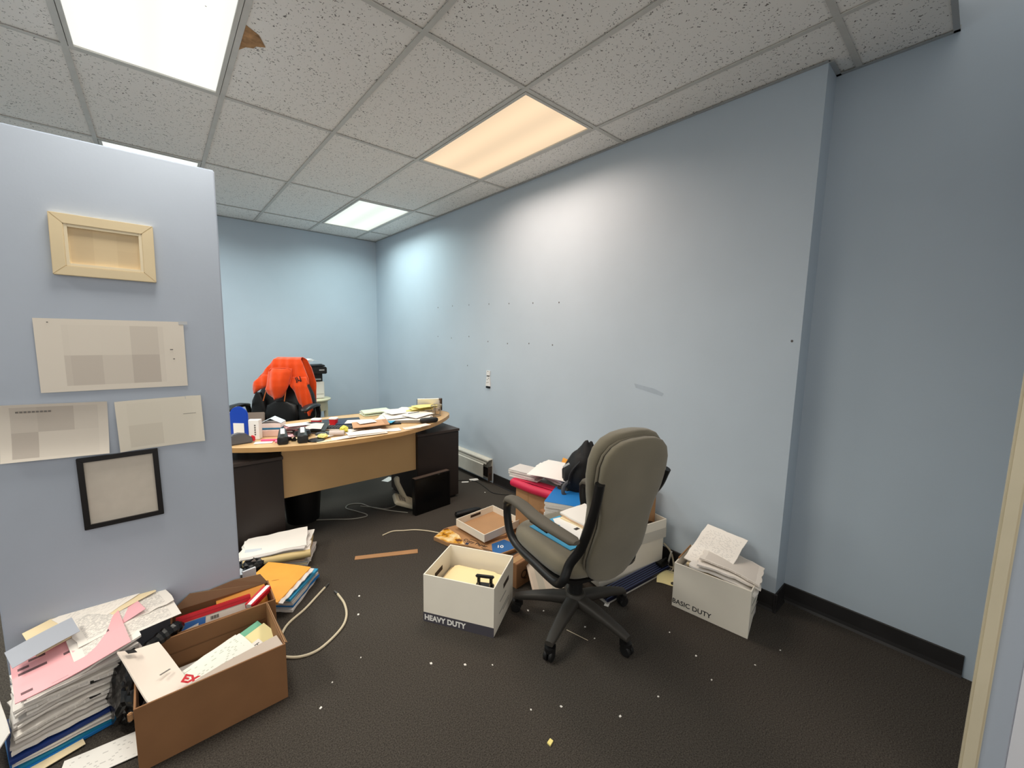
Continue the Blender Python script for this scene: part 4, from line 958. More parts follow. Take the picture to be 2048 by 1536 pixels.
solo('white_sheaf', MB().sheet(.28, .2, 6, 6, lambda x, y: .02 * x, .014, jag=.004), paper_w, 'cream white sheaf at the back of the carton pile, by the wall', 'papers', mat4=LBM @ TM((-.01, .11, .478), rz=.1))
solo('orange_envelope', MB().sheet(.16, .085, 8, 6, lambda x, y: .010 * math.sin(9 * x) + .01, .006), orange_m, 'small orange envelope propped against the blue wall behind the pile', 'envelope', mat4=TM((2.462, 2.11, .462), rx=1.2, rz=-PI / 2 - .1))
# carton behind the chair arm with blue bound reports and the black bag
CBM = Matrix.Translation((2.12, 1.722, 0)) @ Matrix.Rotation(-.10, 4, 'Z')
t = thing('brown_carton', 'brown carton behind the chair arm under the blue topped reports', 'box', mat4=CBM)
part('body', MB().box((0, 0, .165), (.50, .24, .33)), kraft_d, t, bev=.003)
part('tape', MB().box((0, 0, .3302), (.502, .05, .0008)), MATS['packing_tape'], t)
SBM = Matrix.Translation((2.02, 1.745, .332)) @ Matrix.Rotation(math.atan2(-.19, .10), 4, 'Z')
for q in range(5):
    t = thing('bound_report', ('lowest', 'second lowest', 'middle', 'second highest', 'topmost, blue covered')[q] + ' white bound report in the stack behind the chair arm', 'report', mat4=SBM @ TM((.004 * (q % 2), .003 * (q % 3), q * .0195), rz=.02 * (q % 2)), group='bound reports behind the chair arm')
    part('pages', MB().box((0, 0, .0085), (.225, .285, .017)), paper_w, t, bev=.001, seg=1)
    part('cover', MB().box((0, 0, .0182), (.225, .285, .0018)), blue_m if q == 4 else paper_g, t)
# black cloth bag
bm = bmesh.new(); bmesh.ops.create_icosphere(bm, subdivisions=4, radius=1)
for v in bm.verts:
    c = v.co.copy(); n = noise.noise(c * 2.0) * .16 + noise.noise(c * 5 + Vector((4, 1, 2))) * .07
    v.co = c * (1 + n)
    top = max(0, v.co.z); v.co = Vector((v.co.x * .135 * (1 - .45 * top) + .03 * top, v.co.y * .11 * (1 - .35 * top), v.co.z * .215))
me = bpy.data.meshes.new('bag'); bm.to_mesh(me); bm.free()
bagt = thing('backpack', 'black backpack slumped upright on the carton, grey handle, white logo stripe', 'bag', (2.215, 1.775, .560), -.75)
part('body', me, None, bagt, smooth=True); me.materials.append(M('black_cloth', (17, 17, 19), .7, bump=.3, bscale=260)); 
for p in me.polygons: p.use_smooth = True
part('handle', MB().tube(smooth_path([(-.10, -.09, -.05), (-.135, -.11, -.075), (-.14, -.12, -.12), (-.115, -.115, -.15)], 5), .013, 8), M('strap_grey', (82, 82, 86), .8), bagt, smooth=True)
part('strap', MB().tube(smooth_path([(-.03, -.105, .10), (-.09, -.10, .02), (-.11, -.10, -.08)], 5), .012, 8, flat=.4), M('strap_black', (28, 28, 31), .8), bagt, smooth=True)
part('logo_stripe', MB().box((-.072, -.075, .115), (.05, .004, .012), Matrix.Rotation(-.55, 4, 'Y')), label_w, bagt)
crumple('cloth_bundle', 2.135, 1.85, .362, .062, M('cloth_dark', (50, 46, 42), .9, vary=.3, vscale=20), 'dark crumpled cloth between the carton pile and the backpack', 'cloth', .75, 6)
# carton under the seat
t = thing('brown_carton', 'brown carton with large lettering, half hidden under the chair seat', 'box', (1.715, 1.742, 0), .11)
part('body', MB().box((0, 0, .0775), (.40, .09, .155)), kraft_d, t, bev=.003)
lettering('Quali', .075, M('print_brown', (70, 44, 28), .7), t, Matrix.Translation((-.165, -.0456, .045)) @ Matrix.Rotation(PI / 2, 4, 'X'), bold=.001, name='lettering')
part('tape', MB().box((0, 0, .1552), (.402, .04, .0008)), MATS['packing_tape'], t)
solo('document_pouch', MB().sheet(.24, .20, 8, 8, lambda x, y: .03 * math.cos(7 * x) * (y + .2) + .02, .006), M_blocks('pouch_print', (222, 204, 186), (70, 120, 116), 6, 1, .05, .55, 4.0), 'pale document pouch with a green band under the chair seat', 'pouch', mat4=TM((1.70, 1.60, .055), rx=.55, rz=-.45))
solo('black_bag', MB().loft([[(px, py, z) for px, py in selli(.07 * k_, .05 * k_, 2.4, 14)] for z, k_ in ((0, .8), (.03, 1), (.10, .9), (.15, .4))]), bag_m, 'small black plastic bag behind the column of the grey chair', 'bag', (1.80, 1.47, 0), .4, smooth=True)

# things on the chair seat
CM = Matrix.Translation((1.587, 1.284, 0)) @ Matrix.Rotation(AC, 4, 'Z')
t = thing('teal_folder', 'teal folder with a white printed leaflet face up on the grey seat', 'folder', mat4=CM @ TM((-.06, .035, .494), rz=.10))
part('cover', MB().sheet(.22, .30, 6, 6, None, .003), cyan_m, t)
part('leaflet', MB().prism([(-.02, -.12), (.10, -.12), (.10, .13), (.05, .14), (.02, .09), (.03, .06), (-.03, .04), (-.02, .0), (-.06, -.03)], .0032, .0042), label_w, t)
part('emblem', MB().prism([(-.055, .07), (.01, .06), (.005, .12), (-.045, .12)], .0032, .004), M('emblem_blue', (46, 82, 168), .5), t)
part('print', MB().box((.07, -.02, .0044), (.03, .02, .0006)).box((.08, -.07, .0044), (.02, .03, .0006)), ink_m, t)
slabs('seat_papers', 1.587 + .115 * .978 + .03, 1.284 + .03, .494, .20, .27, 3, .032, AC + .05, 'cream and white papers on the seat right of the teal folder', [paper_c, M('paper_peach', (230, 196, 166), .7), paper_w], seed=41, jit=.012)

# upturned lid on a flattened paper carton
t = thing('flat_carton', 'flattened copy paper carton with a yellow picture under the white lid', 'carton', (0, 0, 0))
part('board', MB().prism([(1.435, 2.495), (1.468, 2.36), (1.560, 2.235), (1.660, 2.005), (1.86, 1.985), (2.0, 2.2), (1.98, 2.5), (1.6, 2.56), (1.555, 2.556)], 0, .028), kraft, t, bev=.0015, seg=1)
part('folded_flap', MB().prism([(1.68, 2.20), (1.83, 2.15), (1.98, 2.2), (1.96, 2.48), (1.66, 2.46)], .0285, .052), kraft_in, t, bev=.0015, seg=1)
pic = MB().prism([(1.44, 2.492), (1.471, 2.366), (1.548, 2.262), (1.592, 2.40), (1.585, 2.546), (1.557, 2.549)], .0282, .0290)
m = M('picture_yellow', (226, 172, 66), .4); nt = m.node_tree; tc = nt.nodes.new('ShaderNodeTexCoord'); n = nt.nodes.new('ShaderNodeTexNoise'); n.inputs['Scale'].default_value = 16; n.inputs['Detail'].default_value = 3
nt.links.new(tc.outputs['Object'], n.inputs['Vector']); rp = nt.nodes.new('ShaderNodeValToRGB'); e = rp.color_ramp
e.elements[0].position = .36; e.elements[0].color = (*lin((96, 50, 22)), 1); e.elements[1].position = .66; e.elements[1].color = (*lin((246, 226, 176)), 1)
k_ = e.elements.new(.46); k_.color = (*lin((224, 160, 40)), 1); nt.links.new(n.outputs['Fac'], rp.inputs['Fac']); nt.links.new(rp.outputs['Color'], nt.nodes['Principled BSDF'].inputs['Base Color'])
part('picture', pic, m, t)
part('blue_panel', MB().prism([(1.642, 2.062), (1.664, 2.012), (1.845, 1.995), (1.81, 2.14), (1.70, 2.145)], .0282, .0290), M('panel_blue', (44, 100, 160), .45), t)
part('badge', MB().prism([(1.552, 2.262), (1.562, 2.242), (1.585, 2.258), (1.575, 2.278)], .0282, .0291), M('badge_navy', (26, 40, 70), .5), t)
cpr = math.atan2(-.21, .075)
lettering('Copy Paper', .042, ink_m, t, TM((1.572, 2.318, .0286), rz=cpr), bold=.0006)
lettering('10', .05, label_w, t, TM((1.695, 2.085, .0292), rz=cpr + .5), bold=.001)
part('print', MB().box((.09, -.022, 0), (.09, .006, .0006)).box((.10, -.034, 0), (.07, .005, .0006)).box((-.06, .035, 0), (.07, .004, .0006)), ink_m, t, at=TM((1.62, 2.20, .0287), rz=cpr))
LTM = Matrix.Translation((1.822, 2.335, .054)) @ Matrix.Rotation(-1.521, 4, 'Z') @ Matrix.Rotation(.012, 4, 'X')
t = thing('box_lid', 'white box lid lying open side up with a brown inside, left of the chair arm', 'lid', mat4=LTM)
part('tray', shell_mb(.335, .37, .058, t=.005), white_card, t, bev=.0012, seg=1)
part('lining', MB().box((0, 0, .0058), (.324, .359, .0012)), kraft_in, t)
part('hand_hole', MB().box((-.1645, .0, .034), (.0072, .10, .020)), hole_d, t)
t = thing('black_roll', 'black rounded pouch on the carpet behind the white lid', 'pouch', (1.885, 2.70, 0), -.15)
part('body', MB().loft([[(xx, py, pz + .022) for py, pz in selli(.03 * k_, .022 * k_, 2.4, 16)] for xx, k_ in ((-.12, .4), (-.11, .85), (-.05, 1), (.06, 1), (.10, .8), (.115, .4))]), black_p, t, smooth=True)
# cardboard strip, cables, phone, monitor
solo('cardboard_strip', MB().prism([(-.205, -.022), (.205, -.026), (.205, .026), (-.205, .022)], 0, .004), kraft, 'narrow cardboard strip lying alone on the carpet', 'strip', (1.089, 2.522, 0), -.459, bev=.001, seg=1)
for pts, lab, r_, mt in (([(.87, 3.36), (.99, 3.28), (1.08, 3.213), (1.17, 3.18), (1.22, 3.20), (1.18, 3.32), (1.13, 3.44), (1.18, 3.50), (1.26, 3.46), (1.30, 3.34), (1.36, 3.23), (1.44, 3.11), (1.50, 3.035)], 'grey cable curled on the carpet under the desk', .004, cable_g),
                        ([(1.242, 3.41), (1.33, 3.30), (1.38, 3.23), (1.46, 3.22), (1.55, 3.28), (1.60, 3.30)], 'thin grey phone cord looping under the desk to the telephone', .003, cable_g),
                        ([(1.174, 2.79), (1.258, 2.803), (1.33, 2.76), (1.402, 2.718), (1.47, 2.64), (1.52, 2.56)], 'cream cable running to the flattened carton', .0045, cable_m),
                        ([(2.10, 3.50), (2.27, 3.41), (2.38, 3.29), (2.36, 3.10), (2.33, 2.95), (2.37, 2.85), (2.42, 2.80)], 'thin black cord on the carpet beneath the baseboard heater', .003, black_soft)):
    solo('cable', MB().tube([(p.x, p.y, r_ + .001) for p in smooth_path([(x, y, 0) for x, y in pts], 6)], r_, 8), mt, lab, 'cable', smooth=True)
t = thing('monitor', 'black flat monitor set on edge against the right desk pedestal', 'monitor', mat4=TM((1.70, 2.965, 0), rx=-.03, rz=.085))
part('screen_body', MB().box((0, .012, .155), (.36, .05, .31)), M('monitor_black', (10, 10, 11), .35), t, bev=.004)
part('top_edge', MB().box((0, .012, .311), (.35, .048, .003)), M('monitor_edge', (92, 78, 70), .45), t)
part('screen', MB().box((0, -.0135, .155), (.335, .002, .285)), M('screen_glass', (5, 5, 6), .25), t)
part('logo', MB().box((.06, -.0135, .302), (.02, .0014, .006)), steel_m, t)
ph_m = M('phone_putty', (186, 178, 156), .5)
PA, PB = Vector((1.452, 3.165, .285)), Vector((1.545, 3.135, .055))
t = thing('telephone', 'putty coloured desk telephone with its handset propped up, under the desk', 'telephone', mat4=frame_from((1.475, 3.125, .018), (.155, -.03, -.075), (.1, 1, .25)))
part('base', MB().loft([[(px, py, z) for px, py in selli(.095 * k_, .075 * k_, 8, 28)] for z, k_ in ((0, .96), (.008, 1), (.026, .97), (.034, .9))], Matrix.Translation((0, 0, .055))), ph_m, t, smooth=True)
hm = t.matrix_basis.inverted() @ frame_from((PA + PB) / 2, PB - PA, (.3, -1, 0))
part('handset', MB().loft([[(xx, py, pz + zz) for py, pz in selli(.025 * k_, .017 * k_, 3, 14)] for xx, k_, zz in ((-.122, .7, -.010), (-.11, 1.1, -.008), (-.07, 1, .006), (.07, 1, .006), (.11, 1.1, -.008), (.122, .7, -.010))]), ph_m, t, smooth=True, at=hm)
mb = MB()
for i in range(3):
    for j in range(4): mb.box((-.05 + i * .021, -.035 + j * .02, .091), (.015, .014, .006))
o = part('keypad', mb, M('phone_keys', (120, 114, 104), .5), t); o['kind'] = 'stuff'
for (x, y, w, d, rz, lab) in ((1.71, 3.89, .12, .08, .5, 'white card on the carpet far under the desk'), (2.29, 3.34, .07, .03, -.7, 'white slip on the carpet beside the dark pedestal'), (2.40, 3.34, .09, .06, -.4, 'white scrap of paper under the baseboard heater end')):
    solo('paper_slip', MB().sheet(w, d, 4, 3, lambda x_, y_: .002 * math.sin(30 * x_) + .002, .001), paper_w, lab, 'paper', mat4=TM((x, y, .0), rz=rz))
# ------------------------------------------------------------------ foreground left: cardboard box
CB = Matrix.Translation((.085, 1.905, 0)) @ Matrix.Rotation(.012, 4, 'Z')
cb = thing('cardboard_box', 'open brown cardboard box nearest the camera, full of mail', 'box', mat4=CB)
part('body', shell_mb(.455, .345, .24, t=.006), kraft_d, cb, bev=.0015, seg=1)
part('inner_crease', MB().box((0, .165, .165), (.43, .0012, .004)), M('crease_dark', (112, 78, 50), .8), cb)
mb = MB(); mb.add([(-.10, -.164, .236), (.2195, -.164, .236), (.214, -.075, .226), (.03, -.112, .228), (-.10, -.166, .233), (.2195, -.166, .233), (.214, -.077, .223), (.03, -.114, .225)],
                  [(0, 1, 2, 3), (7, 6, 5, 4), (0, 4, 5, 1), (1, 5, 6, 2), (2, 6, 7, 3), (3, 7, 4, 0)])
part('front_flap', mb, M('flap_greyish', (186, 172, 160), .7), cb)
mb = MB(); mb.add([(.224, -.16, .24), (.224, .16, .24), (.245, .12, .17), (.245, -.10, .19), (.228, -.16, .24), (.228, .16, .24), (.249, .12, .17), (.249, -.10, .19)],
                  [(0, 3, 2, 1), (4, 5, 6, 7), (0, 1, 5, 4), (1, 2, 6, 5), (2, 3, 7, 6), (3, 0, 4, 7)])
part('end_flap', mb, kraft_in, cb)
part('torn_corner', MB().box((-.236, -.165, .215), (.014, .012, .03)), kraft, cb, bev=.003)
solo('paper_fill', MB().box((0, 0, .055), (.42, .31, .09)), paper_g, 'papers filling the bottom of the nearest cardboard box', 'papers', mat4=CB)
# mail inside it
t = thing('bubble_mailer', 'big white mailer with red letters curling out of the box at its left end', 'envelope', mat4=CB @ TM((-.178, -.012, .230), rz=.0))
def mailer(x, y):
    return .010 + .10 * max(0, -(x) * 6.0 - .05) ** 1.4 * max(0, .25 + 2.4 * y) + .012 * math.sin(9 * y)
part('body', MB().sheet(.135, .27, 14, 10, lambda x, y: mailer(x, y), .006), M('mailer_white', (240, 228, 216), .55, vary=.02), t, at=TM((.0, .0, .0), rx=.18, ry=.30, rz=.42), smooth=True)
lettering('EX', .040, red_m, t, TM((.075, -.105, .000), rx=.18, ry=.30, rz=-.55), bold=.002)
part('print', MB().box((0, 0, 0), (.045, .006, .0008)), ink_g, t, at=TM((.035, -.035, .014), rx=.18, ry=.30, rz=.85))
part('label', MB().box((0, 0, 0), (.03, .022, .0012)), ink_m, t, at=TM((-.055, .075, .075), rx=.18, ry=.5, rz=.5))
for q, (x, y, z, rz, lab, mt) in enumerate(((-.02, .0, .145, .50, 'lowest pale green cheque sheaf in the nearest box', M_print('cheque', (224, 232, 214), ink=(120, 140, 120), rows=16, cols=30, dens=.35, strength=.4)),
                                 (.0, -.005, .158, .48, 'middle cheque sheaf in the nearest box', print_l), (.01, -.022, .171, .46, 'topmost white envelope with a dark line in the nearest box', M_print('envelope_print', (240, 240, 232), ink=(150, 170, 140), rows=14, cols=30, dens=.22, strength=.5)))):
    solo('mail_envelope', MB().sheet(.26, .115, 8, 4, lambda x_, y_, q=q: .006 * math.sin(7 * x_ + q), .006, jag=.002, seed=q), mt, lab, 'envelope', group='long envelopes in the nearest box', mat4=CB @ TM((x, y, z), rx=.30, rz=rz))
part('dark_line', MB().box((0, -.03, .0), (.18, .003, .0008)), ink_m, bpy.data.objects['mail_envelope.002'], at=TM((-.04, 0, .0115)))
solo('green_folder', MB().sheet(.22, .11, 6, 4, lambda x, y: .004 * math.sin(9 * x), .004), green_m, 'mint green folder edge in the right end of the nearest box', 'folder', mat4=CB @ TM((.11, .065, .145), rx=.35, rz=.5))
solo('cream_folder', MB().sheet(.22, .12, 6, 4, lambda x, y: .004 * math.sin(9 * x), .004), cream_m, 'pale yellow folder in front of the mint green one', 'folder', mat4=CB @ TM((.130, .02, .148), rx=.35, rz=.5))
t = thing('address_slip', 'white slip with dark handwriting strokes on the pale yellow folder', 'paper', mat4=CB @ TM((.125, -.02, .158), rx=.35, rz=.5))
part('sheet', MB().sheet(.12, .06, 4, 2, None, .0012), paper_w, t)
mbx = MB()
for q in range(4): mbx.tube([(.0 + .012 * q, -.015, .0018), (.004 + .012 * q, .012, .0018)], .0011, 5)
mbx.tube([(-.005, .015, .0018), (.05, .013, .0018)], .0011, 5)
part('handwriting', mbx, ink_m, t)

# second box behind, tilted up against the partition
C2 = Matrix.Translation((.155, 2.185, 0)) @ Matrix.Rotation(-.02, 4, 'Z')
c2 = thing('cardboard_box', 'second open brown carton squeezed between nearest box and partition', 'box', mat4=C2)
part('body', shell_mb(.385, .195, .235, t=.006), kraft_d, c2, bev=.0015, seg=1)
mb = MB(); mb.add([(-.19, .091, .234), (.19, .091, .226), (.16, .1085, .275), (.05, .1095, .285), (-.05, .109, .272), (-.12, .108, .285),
                   (-.19, .088, .234), (.19, .088, .226), (.16, .1045, .275), (.05, .1055, .285), (-.05, .105, .272), (-.12, .104, .285)],
                  [(5, 4, 3, 2, 1, 0), (6, 7, 8, 9, 10, 11), (0, 1, 7, 6), (1, 2, 8, 7), (2, 3, 9, 8), (3, 4, 10, 9), (4, 5, 11, 10), (5, 0, 6, 11)])
part('torn_flap', mb, M('card_dusky', (128, 100, 74), .8), c2)
t = thing('red_edged_carton', 'flat white carton with red edge and blue picture in the second box', 'box', mat4=C2 @ TM((-.035, -.040, .075), rx=-.38))
part('body', MB().box((0, 0, .085), (.275, .04, .17)), M('carton_pale', (226, 216, 206), .55), t, bev=.002)
part('red_edge', MB().box((0, -.001, .166), (.277, .044, .010)).box((0, -.0212, .156), (.277, .0012, .022)), red_m, t)
part('blue_picture', MB().prism([(-.136, 0), (-.055, 0), (-.035, .142), (-.136, .142)], .0200, .0208, UP), M('picture_blue', (58, 110, 182), .4), t)
part('picture_shape', MB().prism([(-.12, .085), (-.066, .10), (-.062, .125), (-.11, .115)], .0210, .0216, UP), label_w, t)
part('red_dot', MB().prism([(-.085 + .016 * math.cos(a), .065 + .016 * math.sin(a)) for a in [2 * PI * q / 16 for q in range(16)]], .0210, .0216, UP), red_m, t)
mbx = MB()
for q in range(9): mbx.box((-.018 + q * .0035, -.0213, .128), (.002 if q % 3 else .001, .0008, .014))
part('barcode', mbx, ink_m, t)
solo('orange_mailer', MB().sheet(.20, .14, 8, 6, lambda x, y: .008 * math.sin(8 * x) + .01, .006), M('mailer_orange', (214, 142, 50), .6, vary=.06), 'orange padded envelope in the second box, behind the red edge', 'envelope', mat4=C2 @ TM((.075, .045, .175), rx=.55, rz=.02))
t = thing('red_white_packet', 'narrow red and white packet at the right end of the second box', 'box', mat4=C2 @ TM((.135, -.015, .215), rz=.75, ry=-.12))
part('body', MB().box((0, 0, .012), (.125, .042, .026)), red_m, t, bev=.003)
part('white_stripe', MB().box((0, -.004, .0255), (.127, .018, .0012)), label_w, t)
part('end_label', MB().box((-.063, 0, .013), (.0012, .026, .018)), paper_g, t)

# orange envelope on papers behind the boxes
slabs('paper_pile', .47, 2.475, 0, .21, .29, 5, .085, -.72, 'low pile of white papers and blue folders under the big orange envelope', [paper_w, blue_m, paper_g, paper_w, cyan_m], seed=51, jit=.012)
t = thing('padded_envelope', 'big orange padded envelope with an open flap, on top of the low pile', 'envelope', mat4=TM((.400, 2.470, .100), rx=.06, ry=.05, rz=-.80))
part('body', MB().sheet(.265, .30, 8, 8, lambda x, y: .010 * math.cos(8 * x) * math.cos(6 * y), .012), orange_m, t, smooth=True, ang=60)
part('bubble_lining', MB().sheet(.03, .29, 2, 12, lambda x, y: .004 * math.sin(90 * y) + .004, .004), M('bubble_grey', (214, 208, 204), .4), t, at=TM((.142, .0, .002)))
part('tear', MB().prism([(.0, -.01), (.035, .006), (.012, -.002)], .0225, .0232), M('tear_dark', (150, 96, 40), .8), t)
solo('white_board', MB().box((0, 0, .13), (.06, .012, .26)), M('board_white', (214, 216, 222), .6), 'white board edge standing at the end of the partition', 'board', mat4=TM((.285, 2.40, 0), rx=-.0, rz=.2))

# stack of papers in front of the left pedestal
S2 = -.446
crumple('black_bag', .375, 2.83, 0, .085, bag_m, 'black plastic bag crushed beneath the paper stack by the pedestal', 'bag', .7, 11)
slabs('paper_stack', .535, 2.885, .0, .34, .24, 5, .05, S2, 'lowest grey and white sheaves of the stack by the left pedestal', [paper_g, paper_w, paper_c, paper_g, M('paper_flesh', (214, 188, 164), .7)], seed=61, jit=.018, wav=.006)
solo('black_binder', MB().box((0, 0, .0125), (.30, .21, .025)), black_p, 'black binder in the middle of the stack by the pedestal', 'binder', mat4=TM((.525, 2.885, .053), rz=S2 + .08), bev=.004)
t = thing('cream_folder_roll', 'cream folder with a rolled front edge in the stack by the pedestal', 'folder', mat4=TM((.525, 2.88, .080), rz=S2 + .10))
part('cover', MB().sheet(.36, .24, 6, 4, None, .016), M('folder_tan', (206, 182, 128), .5), t)
part('rolled_edge', MB().tube([(-.185, -.125, .006), (0, -.132, .008), (.185, -.125, .010)], [.024, .026, .024], 14), MATS['folder_tan'], t, smooth=True)
slabs('paper_stack', .495, 2.885, .100, .36, .22, 6, .040, S2 + .12, 'ruffled white sheets on top of the stack by the left pedestal', [paper_w, print_l, paper_w, paper_w, paper_g, paper_w], seed=62, jit=.03, wav=.016)
solo('grey_leaflet', MB().sheet(.09, .16, 4, 6, lambda x, y: .012 * math.sin(8 * y), .004), M('leaflet_grey', (196, 204, 212), .5), 'pale blue grey leaflet slipping off the left side of that stack', 'leaflet', mat4=TM((.345, 2.83, .085), rx=.5, rz=S2))

# coaxial cable
pts = [(.330, 2.03, .02), (.402, 2.186, .006), (.511, 2.268, .006), (.60, 2.35, .006), (.652, 2.398, .006)]
t = thing('coaxial_cable', 'cream coaxial cable looping on the carpet beside the nearest box', 'cable')
part('jacket', MB().tube(smooth_path(pts, 6), .0062, 10), cable_m, t, smooth=True)
pts2 = [(.335, 1.985, .006), (.404, 1.927, .006), (.489, 1.919, .006), (.604, 1.987, .006), (.663, 2.067, .006), (.690, 2.177, .006), (.69, 2.29, .006)]
part('jacket', MB().tube(smooth_path(pts2, 6), .0062, 10), cable_m, t, smooth=True)
for p, d in (((.652, 2.398, .006), (.6, .55, 0)), ((.69, 2.29, .006), (-.15, .98, 0))):
    q = Vector(p); d = Vector(d).normalized()
    part('connector', MB().tube([q, q + d * .018], .007, 10).tube([q + d * .018, q + d * .038], .0055, 10), steel_m, t)

# ------------------------------------------------------------------ tall leaning paper pile, left
PX, PYC, PR = -.325, 2.135, .21   # centre and turn
def pile_warp(x, y, h, ph):
    return (.055 * h * math.sin(4.2 * (x + .1) + .6) + .020 * h * math.sin(11 * x + ph) + .10 * h * max(0, y) * .6 - .05 * h * max(0, -x - .08))
mats = [paper_w, paper_g, paper_w, print_w, paper_w, paper_g]
rr = random.Random(77)
z = .0
solo('blue_folder', MB().sheet(.34, .25, 6, 4, None, .010), blue_m, 'blue folder at the very bottom of the tall leaning paper pile', 'folder', mat4=TM((PX, PYC - .005, .003), rz=PR + .04))
solo('teal_folder', MB().sheet(.32, .25, 6, 4, None, .010), teal_m, 'teal folder next to the bottom of the tall leaning paper pile', 'folder', mat4=TM((PX + .01, PYC + .003, .014), rz=PR))
slabs('white_sheaf', PX, PYC, .026, .31, .24, 3, .022, PR, 'white sheaf between the teal and the navy folder of the tall pile', [paper_w, paper_g], seed=70, jit=.01)
solo('navy_folder', MB().sheet(.33, .245, 8, 6, lambda x, y: .004 * math.sin(9 * x), .012), navy_m, 'navy folder low in the tall leaning paper pile', 'folder', mat4=TM((PX - .004, PYC, .052), rz=PR + .02))
z = .069; N = 15
for q in range(N):
    h = (q + 1) / N; ph = .35 * q; th = rr.choice((.009, .012, .014, .011))
    lab = {0: 'lowest white sheaf over the navy folder in the tall pile', 5: 'sheaf with a black clip in the tall leaning pile', 10: 'sheaf with a small dark tab in the upper tall pile', N - 1: 'uppermost white sheaf under the pink form in the tall pile'}.get(q, ('second third fourth fifth sixth seventh eighth ninth tenth eleventh twelfth thirteenth fourteenth fifteenth'.split()[q - 1]) + ' sheaf up from the navy folder in the tall leaning pile')
    jx, jy = rr.uniform(-.014, .014), rr.uniform(-.014, .014)
    s = solo('paper_sheaf', MB().sheet(.29 + rr.uniform(-.02, .02), .225 + rr.uniform(-.015, .015), 12, 6, lambda x, y, h=h, ph=ph: pile_warp(x, y, h, ph), th * .9, jag=.005, seed=200 + q), mats[q % 6], lab, 'papers', group='sheaves of the tall leaning pile',
             mat4=TM((PX + .02 * h + jx, PYC + .022 * h + jy, z), rz=PR + rr.uniform(-.07, .07)))
    if q == 5: part('black_clip', MB().box((.055, -.116, .012), (.05, .014, .02)), black_p, s, bev=.002)
    if q == 10: part('dark_tab', MB().box((.045, -.118, .016), (.032, .008, .012)), black_p, s, bev=.001)
    z += th
ZT = z + .02
T0 = Matrix.Translation((PX + .03, PYC + .03, ZT)) @ Matrix.Rotation(PR, 4, 'Z') @ Matrix.Rotation(.16, 4, 'X')
solo('pink_form', MB().sheet(.29, .22, 12, 6, lambda x, y: pile_warp(x, y, 1, 5) + .002, .003), pink_m, 'pink printed form with dark bars on top of the tall pile', 'form', mat4=T0 @ TM((-.03, -.02, .0)))
solo('pink_form', MB().sheet(.22, .12, 12, 6, lambda x, y: pile_warp(x, y, 1, 5) + .002, .002), pink_p, 'plain pink sheet edge showing between the top printed sheets', 'form', mat4=T0 @ TM((.07, .055, .020), rz=.16))
for q, (x, y, zz, rz, w, d, lab, mt) in enumerate(((.125, -.005, .014, .06, .32, .13, 'densely printed white sheet nearest the black bag on the tall pile', print_d), (.125, .075, .036, .14, .30, .15, 'torn edged printed sheet leaning toward the partition on the tall pile', print_d),
                              (.05, .13, .048, .20, .36, .13, 'long cream strip of sheets along the partition on the tall pile', paper_c), (.10, .155, .058, .34, .30, .12, 'topmost printed sheet tilted up against the partition', print_l), (-.095, .055, .046, .18, .17, .075, 'made-up grey card for a blotted-out patch on the tall pile', M('smear_bluegrey', (164, 170, 182), .6)))):  # last item is a made-up card in place of a grey smear
    solo('printed_sheet', MB().sheet(w, d, 10, 5, lambda px, py, q=q: pile_warp(px, py, .8, 3 + q) + .006 * math.sin(13 * px + q), .002, jag=.004 if q in (1, 3) else 0, seed=300 + q), mt, lab, 'paper', mat4=T0 @ TM((x, y, zz), rz=rz, rx=.10 + .05 * q))
solo('leaning_sheet', MB().sheet(.10, .27, 4, 8, lambda x, y: .012 * math.sin(9 * y), .003), paper_w, 'white sheet slumped down the left side of the tall pile', 'paper', mat4=TM((-.515, 2.10, .13), rx=.0, ry=-1.0, rz=PR))
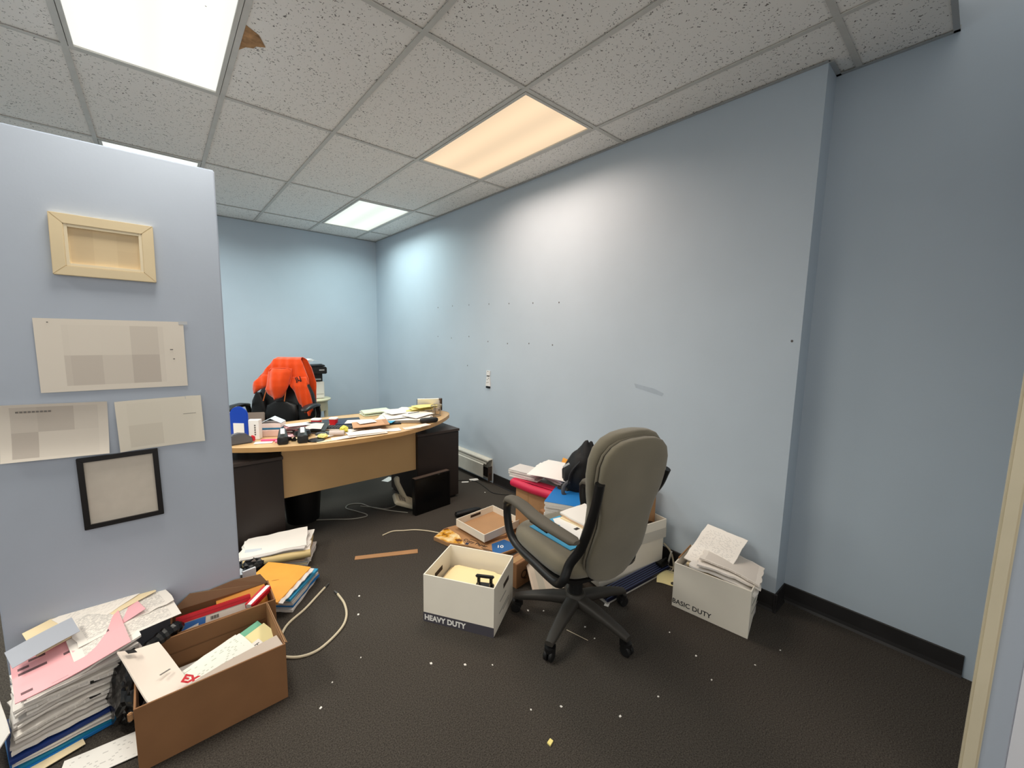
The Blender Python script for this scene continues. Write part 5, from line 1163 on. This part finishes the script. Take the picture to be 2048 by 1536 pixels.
# black plastic sack between pile and box
bm = bmesh.new(); bmesh.ops.create_icosphere(bm, subdivisions=4, radius=1)
for v in bm.verts:
    c = v.co.copy(); n = noise.noise(c * 1.8 + Vector((3, 1, 5))) * .22 + noise.noise(c * 4.5) * .16 + abs(noise.noise(c * 9 + Vector((7, 3, 1)))) * .12
    v.co = c * (1 + n); v.co = Vector((v.co.x * .058 + .02 * v.co.z, v.co.y * .125, v.co.z * .125))
zm = min(v.co.z for v in bm.verts)
for v in bm.verts: v.co.z -= zm
me = bpy.data.meshes.new('black_sack'); bm.to_mesh(me); bm.free(); me.materials.append(bag_m)
solo('plastic_sack', me, None, 'crumpled black plastic sack wedged between tall pile and nearest box', 'bag', (-.165, 2.03, 0), .25)
for p in me.polygons: p.use_smooth = False
solo('plastic_sack', MB().tube(smooth_path([(-.15, 2.02, .225), (-.08, 2.075, .245), (-.03, 2.105, .25), (.0, 2.14, .235)], 6), [.020] * 4 * 1 + [.026, .024, .022, .026, .024, .028, .024, .022, .026, .024, .028, .022, .02, .018, .014], 9), bag_m, 'rolled black film edge lying along the rim of the nearest box', 'bag')
# sheets on the carpet at the bottom edge
solo('floor_sheet', MB().sheet(.22, .12, 6, 4, lambda x, y: .004 + .003 * math.sin(9 * x), .002), M_print('floor_print', (236, 234, 230), rows=14, cols=30, dens=.12, strength=.35), 'white printed card on the carpet in front of the tall pile', 'paper', mat4=TM((-.235, 1.875, 0), rz=-.10))
solo('floor_sheet', MB().sheet(.14, .09, 8, 5, lambda x, y: .01 + .06 * x * x + .004 * math.sin(20 * y), .002), paper_c, 'cream curled sheet peeking from under the tall pile', 'paper', mat4=TM((-.37, 2.0, .0), rz=.3))
# crumbs of paper on the carpet
crumb = MB().prism([(-.005, -.003), (.004, -.004), (.006, .002), (-.002, .004)], 0, .0022).mesh('crumb', paper_w)
rr = random.Random(5)
first = None
for (x, y) in ((.402, 1.597), (.854, 1.513), (1.446, 1.495), (1.509, 1.438), (1.588, 1.213), (1.561, 1.13), (1.894, .909), (1.845, .749), (1.761, .641), (.969, 1.406), (1.065, 1.326), (2.004, .547), (.476, 1.693), (.667, 2.766), (1.045, 1.049), (2.357, 3.331), (2.283, 2.994), (1.30, .80), (.78, 2.2), (.72, 2.05), (1.5, .75), (2.2, .5), (.62, 1.75), (1.15, .98)):
    o = bpy.data.objects.new('paper_crumb', crumb); COL.objects.link(o); o.location = (x, y, 0); o.rotation_euler = (0, 0, rr.uniform(0, 6)); s = rr.uniform(.6, 1.3); o.scale = (s, s, 1)
    o['label'] = 'tiny white paper crumb on the dark carpet'; o['category'] = 'crumb'; o['group'] = 'white crumbs on the carpet'
solo('crumb_yellow', MB().prism([(-.012, -.007), (.010, -.008), (.012, .006), (-.008, .008)], 0, .006), yellow_m, 'small yellow crumb alone in the near middle of the carpet', 'crumb', (1.007, .906, 0), .3)
solo('straw', MB().tube([(-.06, 0, .002), (.06, 0, .002)], .0015, 6), cable_m, 'thin straw coloured sliver on the carpet before the chair base', 'sliver', mat4=TM((1.51, 1.20, 0), rz=-1.35))
